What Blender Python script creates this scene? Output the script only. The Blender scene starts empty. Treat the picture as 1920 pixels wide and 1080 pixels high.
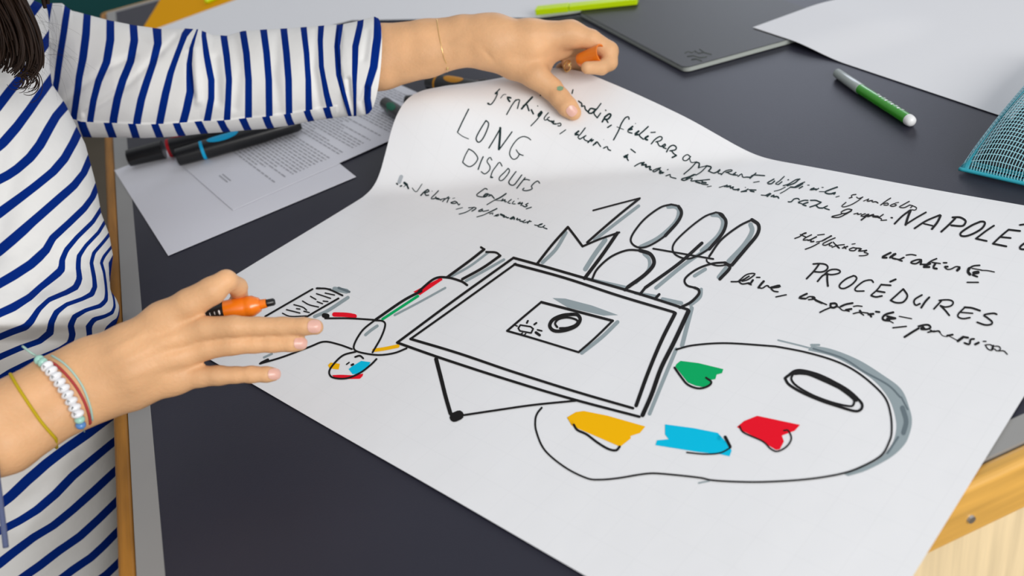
import bpy, bmesh, math, random
import numpy as np
from mathutils import Vector, Matrix, Quaternion
from mathutils.bvhtree import BVHTree
random.seed(7); np.random.seed(7)

# ------------------------------------------------------------------ camera, world, lights
TZ = 0.75                                   # height of the table top
F = 1803.4                                  # focal length in pixels of a 1920 px wide frame
R2 = np.array([0.91763132, -0.35490678, -0.17886849])   # camera right
U2 = np.array([0.33865246, 0.46269595, 0.81928443])     # camera up
FW = np.array([0.20800787, 0.81237531, -0.54477434])    # camera forward
CAM = np.array([0.0, 0.0, TZ + 0.45])

scene = bpy.context.scene
COL = scene.collection
cd = bpy.data.cameras.new('camera'); cam = bpy.data.objects.new('camera', cd); COL.objects.link(cam)
cam.matrix_world = Matrix(((R2[0], U2[0], -FW[0], CAM[0]), (R2[1], U2[1], -FW[1], CAM[1]), (R2[2], U2[2], -FW[2], CAM[2]), (0, 0, 0, 1)))
cd.sensor_width = 36; cd.lens = F * 36 / 1920; cd.clip_start = 0.02; cd.clip_end = 50
cd.dof.use_dof = True; cd.dof.focus_distance = 0.80; cd.dof.aperture_fstop = 6.3
scene.camera = cam

w = bpy.data.worlds.new('world'); scene.world = w; w.use_nodes = True
w.node_tree.nodes['Background'].inputs[0].default_value = (0.93, 0.96, 1.0, 1)
w.node_tree.nodes['Background'].inputs[1].default_value = 0.52

def area(name, loc, target, sx, sy, power, color=(1, 1, 1)):
    l = bpy.data.lights.new(name, 'AREA'); l.shape = 'RECTANGLE'; l.size = sx; l.size_y = sy; l.energy = power; l.color = color
    o = bpy.data.objects.new(name, l); COL.objects.link(o); o.location = loc
    o.rotation_euler = (Vector(target) - Vector(loc)).to_track_quat('-Z', 'Y').to_euler()
    return o
area('window_light', (0.75, -1.8, 1.95), (0.2, 0.8, 0.78), 1.5, 1.1, 61, (1.0, 0.985, 0.96))
area('far_window_light', (2.4, 4.15, 2.05), (1.2, 0, 1.0), 2.4, 1.4, 44, (0.80, 0.86, 1.0))
scene.view_settings.view_transform = 'Standard'; scene.view_settings.look = 'None'
scene.view_settings.gamma = 1; scene.view_settings.use_curve_mapping = False
scene.view_settings.exposure = 0.0

# ------------------------------------------------------------------ helpers
def P(x, y, d):
    return CAM + d * ((x - 960) / F * R2 - (y - 540) / F * U2 + FW)
def PA(xy, d):
    xy = np.asarray(xy, float); d = np.asarray(d, float)
    return CAM + d[:, None] * (((xy[:, 0] - 960) / F)[:, None] * R2 - ((xy[:, 1] - 540) / F)[:, None] * U2 + FW)
def ray(x, y):
    v = (x - 960) / F * R2 - (y - 540) / F * U2 + FW
    return v / np.linalg.norm(v)
def onz(x, y, z=TZ):
    v = (x - 960) / F * R2 - (y - 540) / F * U2 + FW
    return CAM + v * (z - CAM[2]) / v[2]
def depth_of(p): return float((np.asarray(p) - CAM) @ FW)
def link(o, parent=None):
    COL.objects.link(o)
    if parent is not None: o.parent = parent
    return o
def mesh_obj(name, verts, faces, mat, parent=None, smooth=True):
    me = bpy.data.meshes.new(name); me.from_pydata([tuple(map(float, v)) for v in verts], [], faces); me.update()
    if smooth: me.polygons.foreach_set('use_smooth', [True] * len(me.polygons))
    if mat: me.materials.append(mat)
    o = bpy.data.objects.new(name, me); return link(o, parent)
def thing(o, label, cat, group=None, kind=None):
    if label: o['label'] = label
    if cat: o['category'] = cat
    if group: o['group'] = group
    if kind: o['kind'] = kind
    return o
def empty(name, loc, label=None, cat=None, group=None):
    o = bpy.data.objects.new(name, None); o.empty_display_size = 0.05; o.location = tuple(loc); COL.objects.link(o)
    bpy.context.view_layer.update()
    return thing(o, label, cat, group)
def adopt(child, parent):
    child.parent = parent; child.matrix_parent_inverse = parent.matrix_world.inverted(); return child
def part(name, verts, faces, mat, root, smooth=True):
    return adopt(mesh_obj(name, verts, faces, mat, None, smooth), root)
def box_vf(x0, x1, y0, y1, z0, z1):
    v = [(x, y, z) for x in (x0, x1) for y in (y0, y1) for z in (z0, z1)]
    f = [(0, 1, 3, 2), (4, 6, 7, 5), (0, 4, 5, 1), (2, 3, 7, 6), (0, 2, 6, 4), (1, 5, 7, 3)]
    return v, f
def bevel(o, wd, seg=3):
    m = o.modifiers.new('bevel', 'BEVEL'); m.width = wd; m.segments = seg; m.limit_method = 'ANGLE'; return o
def catmull(pts, n=6, closed=False):
    p = np.asarray(pts, float)
    if len(p) < 3: return p
    if closed: p = np.vstack([p[-1], p, p[0], p[1]])
    else: p = np.vstack([2 * p[0] - p[1], p, 2 * p[-1] - p[-2]])
    out = []
    for i in range(1, len(p) - 2):
        a, b, c, d = p[i - 1], p[i], p[i + 1], p[i + 2]
        for t in np.linspace(0, 1, n, endpoint=False):
            out.append(0.5 * ((2 * b) + (-a + c) * t + (2 * a - 5 * b + 4 * c - d) * t * t + (-a + 3 * b - 3 * c + d) * t ** 3))
    out.append(p[-2]); return np.array(out)
def tube_vf(pts, rad, seg=10, cap=True):
    pts = [Vector(p) for p in pts]; n = len(pts)
    if np.isscalar(rad): rad = [rad] * n
    V, Fc = [], []; up = None
    for i, p in enumerate(pts):
        t = (pts[min(i + 1, n - 1)] - pts[max(i - 1, 0)]).normalized()
        if up is None:
            up = Vector((0, 0, 1)) if abs(t.z) < 0.9 else Vector((1, 0, 0))
        a = (up - t * up.dot(t)).normalized(); up = a; b = t.cross(a)
        for k in range(seg):
            an = 2 * math.pi * k / seg
            V.append(tuple(p + (a * math.cos(an) + b * math.sin(an)) * rad[i]))
    for i in range(n - 1):
        for k in range(seg):
            k2 = (k + 1) % seg
            Fc.append((i * seg + k, i * seg + k2, (i + 1) * seg + k2, (i + 1) * seg + k))
    if cap:
        Fc.append(tuple(range(seg - 1, -1, -1))); Fc.append(tuple((n - 1) * seg + k for k in range(seg)))
    return V, Fc
def merge(lst):
    V, Fc = [], []
    for v, f in lst:
        o = len(V); V += list(v); Fc += [tuple(i + o for i in q) for q in f]
    return V, Fc

# ------------------------------------------------------------------ materials
def mat(name, col, rough=0.5, spec=0.5, metal=0.0, sss=0.0, alpha=None, noise=None, bump=None, coat=0, trans=0, sheen=0):
    m = bpy.data.materials.new(name); m.use_nodes = True; nt = m.node_tree; b = nt.nodes['Principled BSDF']
    b.inputs['Base Color'].default_value = (*col, 1); b.inputs['Roughness'].default_value = rough
    b.inputs['Specular IOR Level'].default_value = spec; b.inputs['Metallic'].default_value = metal
    if sss: b.inputs['Subsurface Weight'].default_value = sss; b.inputs['Subsurface Scale'].default_value = 0.006; b.inputs['Subsurface Radius'].default_value = (1, 0.35, 0.2)
    if coat: b.inputs['Coat Weight'].default_value = coat; b.inputs['Coat Roughness'].default_value = 0.1
    if trans: b.inputs['Transmission Weight'].default_value = trans
    if sheen: b.inputs['Sheen Weight'].default_value = sheen
    if alpha is not None: b.inputs['Alpha'].default_value = alpha
    if noise or bump:
        tc = nt.nodes.new('ShaderNodeTexCoord')
    if noise:                                # (scale, amount, detail, stretch)
        mp = nt.nodes.new('ShaderNodeMapping'); mp.inputs['Scale'].default_value = noise[3]
        nt.links.new(tc.outputs['Object'], mp.inputs[0])
        n = nt.nodes.new('ShaderNodeTexNoise'); n.inputs['Scale'].default_value = noise[0]; n.inputs['Detail'].default_value = noise[2]
        nt.links.new(mp.outputs[0], n.inputs[0])
        r = nt.nodes.new('ShaderNodeValToRGB'); r.color_ramp.elements[0].position = 0.3; r.color_ramp.elements[1].position = 0.7
        a = noise[1]
        r.color_ramp.elements[0].color = (*[max(0, c * (1 - a)) for c in col], 1); r.color_ramp.elements[1].color = (*[min(1, c * (1 + a)) for c in col], 1)
        nt.links.new(n.outputs[0], r.inputs[0]); nt.links.new(r.outputs[0], b.inputs['Base Color'])
    if bump:                                 # (scale, distance)
        n2 = nt.nodes.new('ShaderNodeTexNoise'); n2.inputs['Scale'].default_value = bump[0]; n2.inputs['Detail'].default_value = 3
        nt.links.new(tc.outputs['Object'], n2.inputs[0])
        bp = nt.nodes.new('ShaderNodeBump'); bp.inputs['Distance'].default_value = bump[1]; bp.inputs['Strength'].default_value = 1
        nt.links.new(n2.outputs[0], bp.inputs['Height']); nt.links.new(bp.outputs[0], b.inputs['Normal'])
    return m
M = {}
M['slate'] = mat('slate_laminate', (0.0190, 0.0190, 0.0335), 0.50, 0.45, noise=(3.0, 0.18, 4, (1, 1, 1)), bump=(700, 0.00012))
M['strip'] = mat('grey_laminate_strip', (0.30, 0.295, 0.285), 0.4, 0.5, noise=(6, 0.05, 3, (1, 1, 1)))
M['lip_y'] = mat('varnished_oak_lengthwise', (0.36, 0.155, 0.022), 0.5, 0.25, noise=(14, 0.35, 5, (6, 0.5, 6)))
M['lip_x'] = mat('varnished_oak_crosswise', (0.66, 0.36, 0.075), 0.45, 0.35, noise=(14, 0.22, 5, (0.5, 6, 6)), coat=0.1)
M['panel'] = mat('pale_birch_panel', (0.80, 0.63, 0.38), 0.6, 0.3, noise=(26, 0.12, 6, (5, 5, 0.25)))
M['chrome'] = mat('steel', (0.7, 0.7, 0.7), 0.3, 0.5, 1.0)
M['floor'] = mat('grey_brown_floor', (0.135, 0.105, 0.075), 0.6, 0.4, noise=(2, 0.15, 4, (1, 1, 1)))
M['teal'] = mat('teal_paint', (0.004, 0.085, 0.085), 0.6, 0.3)
M['wall'] = mat('white_paint', (0.75, 0.75, 0.75), 0.8, 0.2)
M['inkblack'] = mat('black_marker_ink', (0.009, 0.008, 0.008), 0.6, 0.12)
M['inkgrey'] = mat('grey_marker_ink', (0.30, 0.36, 0.38), 0.6, 0.3)
M['inkdgrey'] = mat('dark_grey_marker_ink', (0.13, 0.17, 0.19), 0.6, 0.3)
M['inkfaint'] = mat('faint_grey_marker_ink', (0.42, 0.45, 0.48), 0.6, 0.3)
M['inkred'] = mat('red_marker_ink', (0.86, 0.006, 0.022), 0.7, 0.08)
M['inkgreen'] = mat('green_marker_ink', (0.0, 0.42, 0.125), 0.7, 0.08)
M['inkblue'] = mat('blue_marker_ink', (0.0, 0.54, 0.80), 0.7, 0.08)
M['inkyellow'] = mat('yellow_marker_ink', (0.97, 0.50, 0.0), 0.7, 0.08)
M['inkdark'] = mat('green_black_marker_ink', (0.012, 0.03, 0.032), 0.6, 0.12)
M['white'] = mat('white_sheet', (0.80, 0.80, 0.82), 0.7, 0.25)
M['greysheet'] = mat('cool_white_sheet', (0.78, 0.78, 0.83), 0.7, 0.2)
M['orangesheet'] = mat('orange_card', (0.80, 0.36, 0.0), 0.8, 0.08)
M['print'] = mat('printed_text_grey', (0.40, 0.40, 0.43), 0.8, 0.1)
M['black'] = mat('black_plastic', (0.008, 0.008, 0.009), 0.3, 0.5)
M['blackmat'] = mat('black_cover', (0.022, 0.022, 0.021), 0.5, 0.4, bump=(900, 0.0001))
M['pages'] = mat('pale_page_edges', (0.42, 0.45, 0.42), 0.7, 0.2)
M['lime'] = mat('lime_plastic', (0.62, 0.86, 0.0), 0.35, 0.5)
M['pen_green'] = mat('green_barrel', (0.03, 0.34, 0.004), 0.25, 0.5, coat=0.4)
M['pen_cap'] = mat('smoky_clear_cap', (0.42, 0.47, 0.45), 0.25, 0.5)
M['pen_tip'] = mat('white_plastic', (0.85, 0.85, 0.85), 0.3, 0.5)
M['orange'] = mat('orange_plastic', (0.86, 0.20, 0.004), 0.3, 0.5, sss=0.1, coat=0.3)
M['cyan'] = mat('cyan_label', (0.0, 0.42, 0.75), 0.5, 0.3)
M['redl'] = mat('red_label', (0.42, 0.005, 0.012), 0.5, 0.3)
M['greenl'] = mat('green_label', (0.0, 0.15, 0.08), 0.5, 0.3)
M['yellowl'] = mat('yellow_label', (0.72, 0.30, 0.01), 0.5, 0.3)
M['net'] = mat('turquoise_net', (0.03, 0.40, 0.50), 0.45, 0.5)
M['netlight'] = mat('pale_turquoise_net', (0.35, 0.66, 0.74), 0.4, 0.5)
M['netin'] = mat('dark_contents', (0.01, 0.015, 0.02), 0.4, 0.5)
M['skin'] = mat('skin', (0.72, 0.405, 0.205), 0.50, 0.30, sss=0.10, noise=(35, 0.10, 4, (1, 1, 1)), bump=(380, 0.00035))
M['nail'] = mat('finger_nail', (0.74, 0.42, 0.34), 0.3, 0.5)
M['hair'] = mat('dark_brown_hair', (0.020, 0.009, 0.0045), 0.55, 0.22)
M['gold'] = mat('gold', (0.95, 0.68, 0.30), 0.25, 0.5, 1.0)
M['bead'] = mat('white_bead', (0.85, 0.85, 0.87), 0.25, 0.5)
M['beadgreen'] = mat('pale_green_bead', (0.35, 0.62, 0.52), 0.25, 0.5)
M['beadblue'] = mat('blue_bead', (0.10, 0.25, 0.55), 0.25, 0.5)
M['redthread'] = mat('red_thread', (0.42, 0.05, 0.05), 0.7, 0.2)
M['yellowthread'] = mat('yellow_thread', (0.50, 0.36, 0.01), 0.7, 0.2)
M['greenthread'] = mat('pale_green_thread', (0.40, 0.58, 0.50), 0.7, 0.2)
M['pinkpen'] = mat('dusty_pink_plastic', (0.50, 0.24, 0.18), 0.4, 0.4)
M['lips'] = mat('lips', (0.45, 0.12, 0.10), 0.4, 0.4)
M['eyewhite'] = mat('eye_white', (0.8, 0.8, 0.78), 0.2, 0.5)
M['cloth_blue'] = mat('blue_grey_cord', (0.10, 0.12, 0.22), 0.8, 0.2)
M['tattoo'] = mat('green_ink_spot', (0.22, 0.36, 0.22), 0.6, 0.2)

def flipchart_material():
    m = bpy.data.materials.new('flipchart_paper'); m.use_nodes = True; nt = m.node_tree; b = nt.nodes['Principled BSDF']
    b.inputs['Roughness'].default_value = 0.62; b.inputs['Specular IOR Level'].default_value = 0.3
    uv = nt.nodes.new('ShaderNodeUVMap'); uv.uv_map = 'sheet'
    br = nt.nodes.new('ShaderNodeTexBrick'); br.offset = 0; br.inputs['Scale'].default_value = 1; br.inputs['Brick Width'].default_value = 0.025; br.inputs['Row Height'].default_value = 0.025
    br.inputs['Mortar Size'].default_value = 0.0003; br.inputs['Mortar Smooth'].default_value = 0.3
    br.inputs['Color1'].default_value = (0.84, 0.84, 0.85, 1); br.inputs['Color2'].default_value = (0.84, 0.84, 0.85, 1); br.inputs['Mortar'].default_value = (0.815, 0.815, 0.825, 1)
    nt.links.new(uv.outputs[0], br.inputs['Vector']); nt.links.new(br.outputs[0], b.inputs['Base Color'])
    n = nt.nodes.new('ShaderNodeTexNoise'); n.inputs['Scale'].default_value = 9; n.inputs['Detail'].default_value = 3; nt.links.new(uv.outputs[0], n.inputs[0])
    bp = nt.nodes.new('ShaderNodeBump'); bp.inputs['Distance'].default_value = 0.004; bp.inputs['Strength'].default_value = 0.5
    nt.links.new(n.outputs[0], bp.inputs['Height']); nt.links.new(bp.outputs[0], b.inputs['Normal'])
    return m
M['flip'] = flipchart_material()
def stripe_material():
    m = bpy.data.materials.new('blue_striped_cotton'); m.use_nodes = True; nt = m.node_tree; b = nt.nodes['Principled BSDF']
    b.inputs['Roughness'].default_value = 0.9; b.inputs['Specular IOR Level'].default_value = 0.05
    uv = nt.nodes.new('ShaderNodeUVMap'); uv.uv_map = 'stripes'
    sx = nt.nodes.new('ShaderNodeSeparateXYZ'); nt.links.new(uv.outputs[0], sx.inputs[0])
    def mth(op, a, bb=None, c=None):
        n = nt.nodes.new('ShaderNodeMath'); n.operation = op
        for i, v in enumerate((a, bb, c)):
            if v is None: continue
            if isinstance(v, (int, float)): n.inputs[i].default_value = v
            else: nt.links.new(v, n.inputs[i])
        return n.outputs[0]
    fr = mth('FRACT', mth('ADD', sx.outputs[0], 0.5)); d = mth('ABSOLUTE', mth('SUBTRACT', fr, 0.5))
    mr = nt.nodes.new('ShaderNodeMapRange'); mr.inputs['From Min'].default_value = 0.155; mr.inputs['From Max'].default_value = 0.185
    nt.links.new(d, mr.inputs['Value'])
    mx = nt.nodes.new('ShaderNodeMix'); mx.data_type = 'RGBA'
    mx.inputs[6].default_value = (0.001, 0.022, 0.20, 1); mx.inputs[7].default_value = (0.80, 0.79, 0.77, 1)
    nt.links.new(mr.outputs[0], mx.inputs[0]); nt.links.new(mx.outputs[2], b.inputs['Base Color'])
    tc = nt.nodes.new('ShaderNodeTexCoord')
    n = nt.nodes.new('ShaderNodeTexNoise'); n.inputs['Scale'].default_value = 60; n.inputs['Detail'].default_value = 6; nt.links.new(tc.outputs['Object'], n.inputs[0])
    bp = nt.nodes.new('ShaderNodeBump'); bp.inputs['Distance'].default_value = 0.0012; bp.inputs['Strength'].default_value = 0.6
    nt.links.new(n.outputs[0], bp.inputs['Height']); nt.links.new(bp.outputs[0], b.inputs['Normal'])
    return m
M['stripe'] = stripe_material()

# ------------------------------------------------------------------ room
def struct(name, v, f, m):
    o = mesh_obj(name, v, f, m, None, False); o['kind'] = 'structure'; return o
struct('floor', *box_vf(-3.2, 4.0, -3.0, 4.35, -0.06, 0.0), M['floor'])
struct('wall_back', *box_vf(-3.2, 4.0, 4.25, 4.35, 0.0, 0.95), M['teal'])
struct('wall_back_upper', *box_vf(-3.2, 4.0, 4.25, 4.35, 0.95, 2.8), M['wall'])
struct('wall_left', *box_vf(-3.3, -3.2, -3.0, 4.35, 0.0, 2.8), M['wall'])

# ------------------------------------------------------------------ table
XL, XR, YN, YF = -0.17, 1.30, 0.308, 2.11       # outer edges; 12 mm wood lipping, 18 mm grey strip
LW, SW = 0.013, 0.018
tbl = empty('worktable', (0.5, 1.2, 0), 'slate-topped worktable with a grey border strip and honey-coloured wooden edge', 'table')
part('table_top', *box_vf(XL + LW + SW, XR - LW - SW, YN + LW + SW, YF - LW - SW, TZ - 0.022, TZ), M['slate'], tbl, False)
def mitred(name, a, b, w0, w1, z0, z1, m, lab=None):
    # frame side from corner a to corner b; w0/w1 inset of the outer and inner line
    xs = {'l': XL, 'r': XR}; 
    return None
def frame(name, inset, width, z0, z1, mats, labels):
    o = [(XL + inset, YN + inset), (XR - inset, YN + inset), (XR - inset, YF - inset), (XL + inset, YF - inset)]
    j = inset + width
    i = [(XL + j, YN + j), (XR - j, YN + j), (XR - j, YF - j), (XL + j, YF - j)]
    for k in range(4):
        k2 = (k + 1) % 4
        q = [o[k], o[k2], i[k2], i[k]]
        v = [(x, y, z) for z in (z0, z1) for x, y in q]
        f = [(3, 2, 1, 0), (4, 5, 6, 7)] + [(a, (a + 1) % 4, (a + 1) % 4 + 4, a + 4) for a in range(4)]
        ob = part(name, v, f, mats[k], tbl, False)
        if labels: ob['label'] = labels
        if name == 'wood_edge': bevel(ob, 0.0045, 4)
frame('border_strip', LW, SW, TZ - 0.022, TZ + 0.0004, [M['strip']] * 4, 'flat grey strip')
frame('wood_edge', 0, LW, TZ - 0.045, TZ, [M['lip_x'], M['lip_y'], M['lip_x'], M['lip_y']], 'honey-coloured wood')
part('side_panel', *box_vf(XL + 0.05, XR - 0.05, YN + 0.004, YN + 0.022, 0.0, TZ - 0.045), M['panel'], tbl, False)['label'] = 'pale birch board with upright grain'
part('side_panel', *box_vf(XL + 0.25, XR - 0.05, YF - 0.03, YF - 0.012, 0.0, TZ - 0.045), M['panel'], tbl, False)
part('side_panel', *box_vf(XR - 0.07, XR - 0.05, YN + 0.022, YF - 0.03, 0.0, TZ - 0.045), M['panel'], tbl, False)
def ray_plane_y(x, y, Y):
    v = (x - 960) / F * R2 - (y - 540) / F * U2 + FW
    return CAM + v * (Y - CAM[1]) / v[1]
sc = ray_plane_y(1820, 973, YN)
bm = bmesh.new(); bmesh.ops.create_cone(bm, cap_ends=True, segments=20, radius1=0.0032, radius2=0.0026, depth=0.0016)
bmesh.ops.rotate(bm, verts=bm.verts, matrix=Matrix.Rotation(math.pi / 2, 3, 'X')); bmesh.ops.translate(bm, verts=bm.verts, vec=(sc[0], YN - 0.0006, sc[2]))
me = bpy.data.meshes.new('screw'); bm.to_mesh(me); bm.free(); me.materials.append(M['chrome'])
adopt(link(bpy.data.objects.new('screw', me)), tbl)['label'] = 'steel screw head'

# ------------------------------------------------------------------ flipchart sheet with its raised far-left corner
pA, pB, pC, pD = [onz(*q) for q in ((286, 614), (1550, 1344), (2118, 425), (946, 211))]
F1 = onz(690, 368)[:2]; F2 = onz(1440, 300)[:2]
TT = (F2 - F1) / np.linalg.norm(F2 - F1); NN = np.array([-TT[1], TT[0]])
gLx = [-1, 0, .015, .028, .04, .049, .06, .071, .089, .121, .173, .3]; gLy = [0, 0, .007, .026, .045, .059, .069, .075, .074, .064, .038, .02]
gFx = [-1, 0, .010, .018, .044, .063, .082, .112, .135, .175, .3]; gFy = [0, 0, .004, .010, .030, .041, .051, .065, .066, .050, .03]
def smooth_prof(x, gx, gy):
    x = np.asarray(x, float); r = 0
    for o, wt in ((-.008, .15), (-.004, .22), (0, .26), (.004, .22), (.008, .15)): r = r + wt * np.interp(x + o, gx, gy)
    return r
def lift(xy):
    xy = np.asarray(xy, float)
    d = (xy - F1) @ NN; s = (xy - F1) @ TT
    wgt = np.clip((s - 0.06) / 0.17, 0, 1); wgt = wgt * wgt * (3 - 2 * wgt)
    h = smooth_prof(d, gLx, gLy) * (1 - wgt) + smooth_prof(d, gFx, gFy) * wgt
    rip = 0.0006 * (np.sin(xy[..., 0] * 23 + 1.3) * np.sin(xy[..., 1] * 17 + .5) + 1)      # the flat part lies with tiny waves
    return h + rip
PT = 0.00025
NU, NV = 190, 150
us = np.linspace(0, 1, NU); vs = np.linspace(0, 1, NV)
Ug, Vg = np.meshgrid(us, vs, indexing='ij')
Q = (pA[:2] * (1 - Ug[..., None]) * (1 - Vg[..., None]) + pB[:2] * Ug[..., None] * (1 - Vg[..., None]) + pC[:2] * Ug[..., None] * Vg[..., None] + pD[:2] * (1 - Ug[..., None]) * Vg[..., None])
Z = TZ + 0.0012 + lift(Q)
top = np.concatenate([Q, Z[..., None]], -1).reshape(-1, 3)
nn = NU * NV
bot = top - np.array([0, 0, PT])
faces = []
for i in range(NU - 1):
    for j in range(NV - 1):
        a = i * NV + j; faces.append((a, a + NV, a + NV + 1, a + 1))
TOPF = list(faces)
faces += [tuple(x + nn for x in reversed(f)) for f in TOPF]
ring = [i * NV for i in range(NU)] + [(NU - 1) * NV + j for j in range(1, NV)] + [i * NV + NV - 1 for i in range(NU - 2, -1, -1)] + [j for j in range(NV - 2, 0, -1)]
for k in range(len(ring)):
    a, b = ring[k], ring[(k + 1) % len(ring)]; faces.append((b, a, a + nn, b + nn))
sheet = mesh_obj('flipchart_sheet', np.vstack([top, bot]), faces, M['flip'])
uvl = sheet.data.uv_layers.new(name='sheet')
LU = np.linalg.norm(pB - pA); LV = np.linalg.norm(pD - pA)
uvv = np.stack([Ug.ravel() * LU, Vg.ravel() * LV], 1); uvv = np.vstack([uvv, uvv])
li = np.zeros(len(sheet.data.loops), dtype=np.int32); sheet.data.loops.foreach_get('vertex_index', li)
uvl.data.foreach_set('uv', uvv[li].ravel().astype(np.float32))
thing(sheet, 'large white flipchart sheet with marker drawing and handwriting, one corner lifted by a hand', 'paper')
sheet.data.set_sharp_from_angle(angle=math.radians(35))
SBVH = BVHTree.FromPolygons([tuple(v) for v in top], TOPF)
def hit_sheet(x, y):
    r = SBVH.ray_cast(Vector(CAM), Vector(ray(x, y)))
    return r
# ------------------------------------------------------------------ ink on the sheet (flat marker ink a hair above the paper)
LAYER = {'inkfaint': 1.0, 'inkgrey': 1.2, 'inkdgrey': 1.7, 'inkred': 2.2, 'inkgreen': 2.2, 'inkblue': 2.2, 'inkyellow': 2.2, 'inkblack': 3.2, 'inkdark': 3.2}
def sheet_point(x, y, eps):
    r = hit_sheet(x, y)
    if r[0] is None:
        p = onz(x, y, TZ + 0.0022); return Vector(p)
    n = r[1] if r[1].z > 0 else -r[1]
    return r[0] + n * eps
def ribbon(pts, wd, eps, V, Fc, ends=True):
    p = catmull(pts, 7) if len(pts) > 2 else np.asarray(pts, float)
    # resample at about 3 px
    seg = np.linalg.norm(np.diff(p, axis=0), axis=1); L = np.concatenate([[0], np.cumsum(seg)])
    n = max(2, int(L[-1] / 2.6) + 1); s = np.linspace(0, L[-1], n)
    q = np.stack([np.interp(s, L, p[:, 0]), np.interp(s, L, p[:, 1])], 1)
    t = np.gradient(q, axis=0) if n > 2 else np.array([q[1] - q[0]] * 2); t /= (np.linalg.norm(t, axis=1)[:, None] + 1e-9)
    nr = np.stack([-t[:, 1], t[:, 0]], 1)
    h = wd / 2 * np.ones(n)
    left, right = q + nr * h[:, None], q - nr * h[:, None]
    b = len(V)
    for i in range(n): V.append(sheet_point(*left[i], eps)); V.append(sheet_point(*right[i], eps))
    for i in range(n - 1): Fc.append((b + 2 * i, b + 2 * i + 1, b + 2 * i + 3, b + 2 * i + 2))
    for e, (c, tt, nv) in enumerate(((q[0], -t[0], nr[0]), (q[-1], t[-1], nr[-1]))):
        b2 = len(V); m = 5
        for k in range(m + 1):
            a = math.pi * k / m
            w2 = c + (nv * math.cos(a) + tt * math.sin(a)) * wd / 2
            V.append(sheet_point(*w2, eps))
        Fc.append(tuple(range(b2, b2 + m + 1)))
W_ = 'handwritten_word'
def ink(name, matname, strokes, ox=0, oy=0, sc=1.0, polys=(), strips=()):
    V, Fc = [], []; eps = 0.00010 * LAYER[matname]
    k = 0; gain = 1.38 if matname == 'inkdark' else (1.24 if name == W_ and matname == 'inkblack' else 1.0)
    for s in strokes.replace('\n', ';').split(';'):
        s = s.strip()
        if not s: continue
        a = s.split(); wd = float(a[0]); pts = [tuple(map(float, c.split(','))) for c in a[1:]]
        pts = [(ox + x / sc, oy + y / sc) for x, y in pts]
        k += 1
        ribbon(pts, max(wd * gain / sc, 1.0), eps + (k % 6) * 0.000012, V, Fc)
    for pl in polys:
        pts = [(ox + x / sc, oy + y / sc) for x, y in pl]
        b = len(V)
        # fill polygon with small grid-clipped fan: triangulate with bmesh after subdividing
        bm = bmesh.new(); vs_ = [bm.verts.new((x, y, 0)) for x, y in pts]; f = bm.faces.new(vs_)
        bmesh.ops.triangulate(bm, faces=bm.faces[:]); bmesh.ops.subdivide_edges(bm, edges=bm.edges[:], cuts=3, use_grid_fill=True)
        bmesh.ops.triangulate(bm, faces=bm.faces[:])
        bm.verts.index_update()
        for v in bm.verts: V.append(sheet_point(v.co.x, v.co.y, eps + 0.000006))
        for f in bm.faces: Fc.append(tuple(b + v.index for v in f.verts))
        bm.free()
    for A_, B_ in strips:                            # a broad stroke between two outlines
        A_, B_ = catmull(A_, 5), catmull(B_, 5); t_ = np.linspace(0, 1, 60)
        def rs(Q_): 
            l_ = np.concatenate([[0], np.cumsum(np.linalg.norm(np.diff(Q_, axis=0), axis=1))]); l_ /= l_[-1]
            return np.stack([np.interp(t_, l_, Q_[:, 0]), np.interp(t_, l_, Q_[:, 1])], 1)
        A_, B_ = rs(A_), rs(B_); b = len(V)
        for i in range(60):
            for j in range(6): q_ = A_[i] * (1 - j / 5) + B_[i] * j / 5; V.append(sheet_point(q_[0], q_[1], eps))
        for i in range(59):
            for j in range(5): q_ = b + i * 6 + j; Fc.append((q_, q_ + 1, q_ + 7, q_ + 6))
    # make every face look up
    V = [Vector(v) for v in V]; out = []
    for f in Fc:
        a, c, d = V[f[0]], V[f[1]], V[f[2]]
        out.append(f if (c - a).cross(d - a).z >= 0 else tuple(reversed(f)))
    o = mesh_obj(name, V, out, M[matname], None, False)
    o.parent = sheet
    if 'shading' in name or name in ('outlined_letters', 'drawn_screen', 'drawn_palette', 'drawn_figure', W_): o['kind'] = 'stuff'
    return o
W = 'handwritten_word'
ink(W, 'inkdark', '''13 775,140 740,175 700,212 742,196 730,240 700,300 650,365 610,368 595,355
22 715,205 735,190; 20 600,355 610,358
8 790,275 830,225 870,220; 20 940,272 892,262 900,290 925,325
13 1020,300 960,380 880,520; 13 1000,320 1040,300 1075,300 1060,360 1042,430
20 1265,260 1180,350 1105,435; 17 1130,390 1180,370 1200,420 1215,462
18 1250,450 1280,510; 10 1345,390 1347,396
20 1400,475 1350,530 1372,545 1410,490; 12 1410,490 1340,590 1245,690
12 1505,495 1450,560 1445,600 1480,600 1500,570 1520,560; 16 1500,600 1530,620 1560,620
17 1560,640 1600,612 1572,655 1620,662; 13 1640,660 1690,650 1690,690 1650,690
11 1765,750 1680,810''', 840, 150, 8)
ink(W, 'inkdark', '''16 1130,10 1180,35 1240,60 1320,100; 16 1385,235 1440,185''', 840, 150, 8)
ink(W, 'inkdark', '''14 310,440 220,620 145,780; 9 145,790 220,845 310,885
14 570,610 500,720 430,850 430,910 470,935 530,870 590,740 610,650 570,610
14 615,1020 700,880 790,720; 24 785,720 780,850 765,1040; 14 780,1030 860,920 960,780''', 840, 150, 8)
ink(W, 'inkdark', '''14 1490,600 1440,560 1350,540 1250,590 1150,720 1110,840 1140,920 1190,950 1250,920 1290,850
14 1230,780 1280,850 1355,880''', 840, 200, 9.6)
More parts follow.
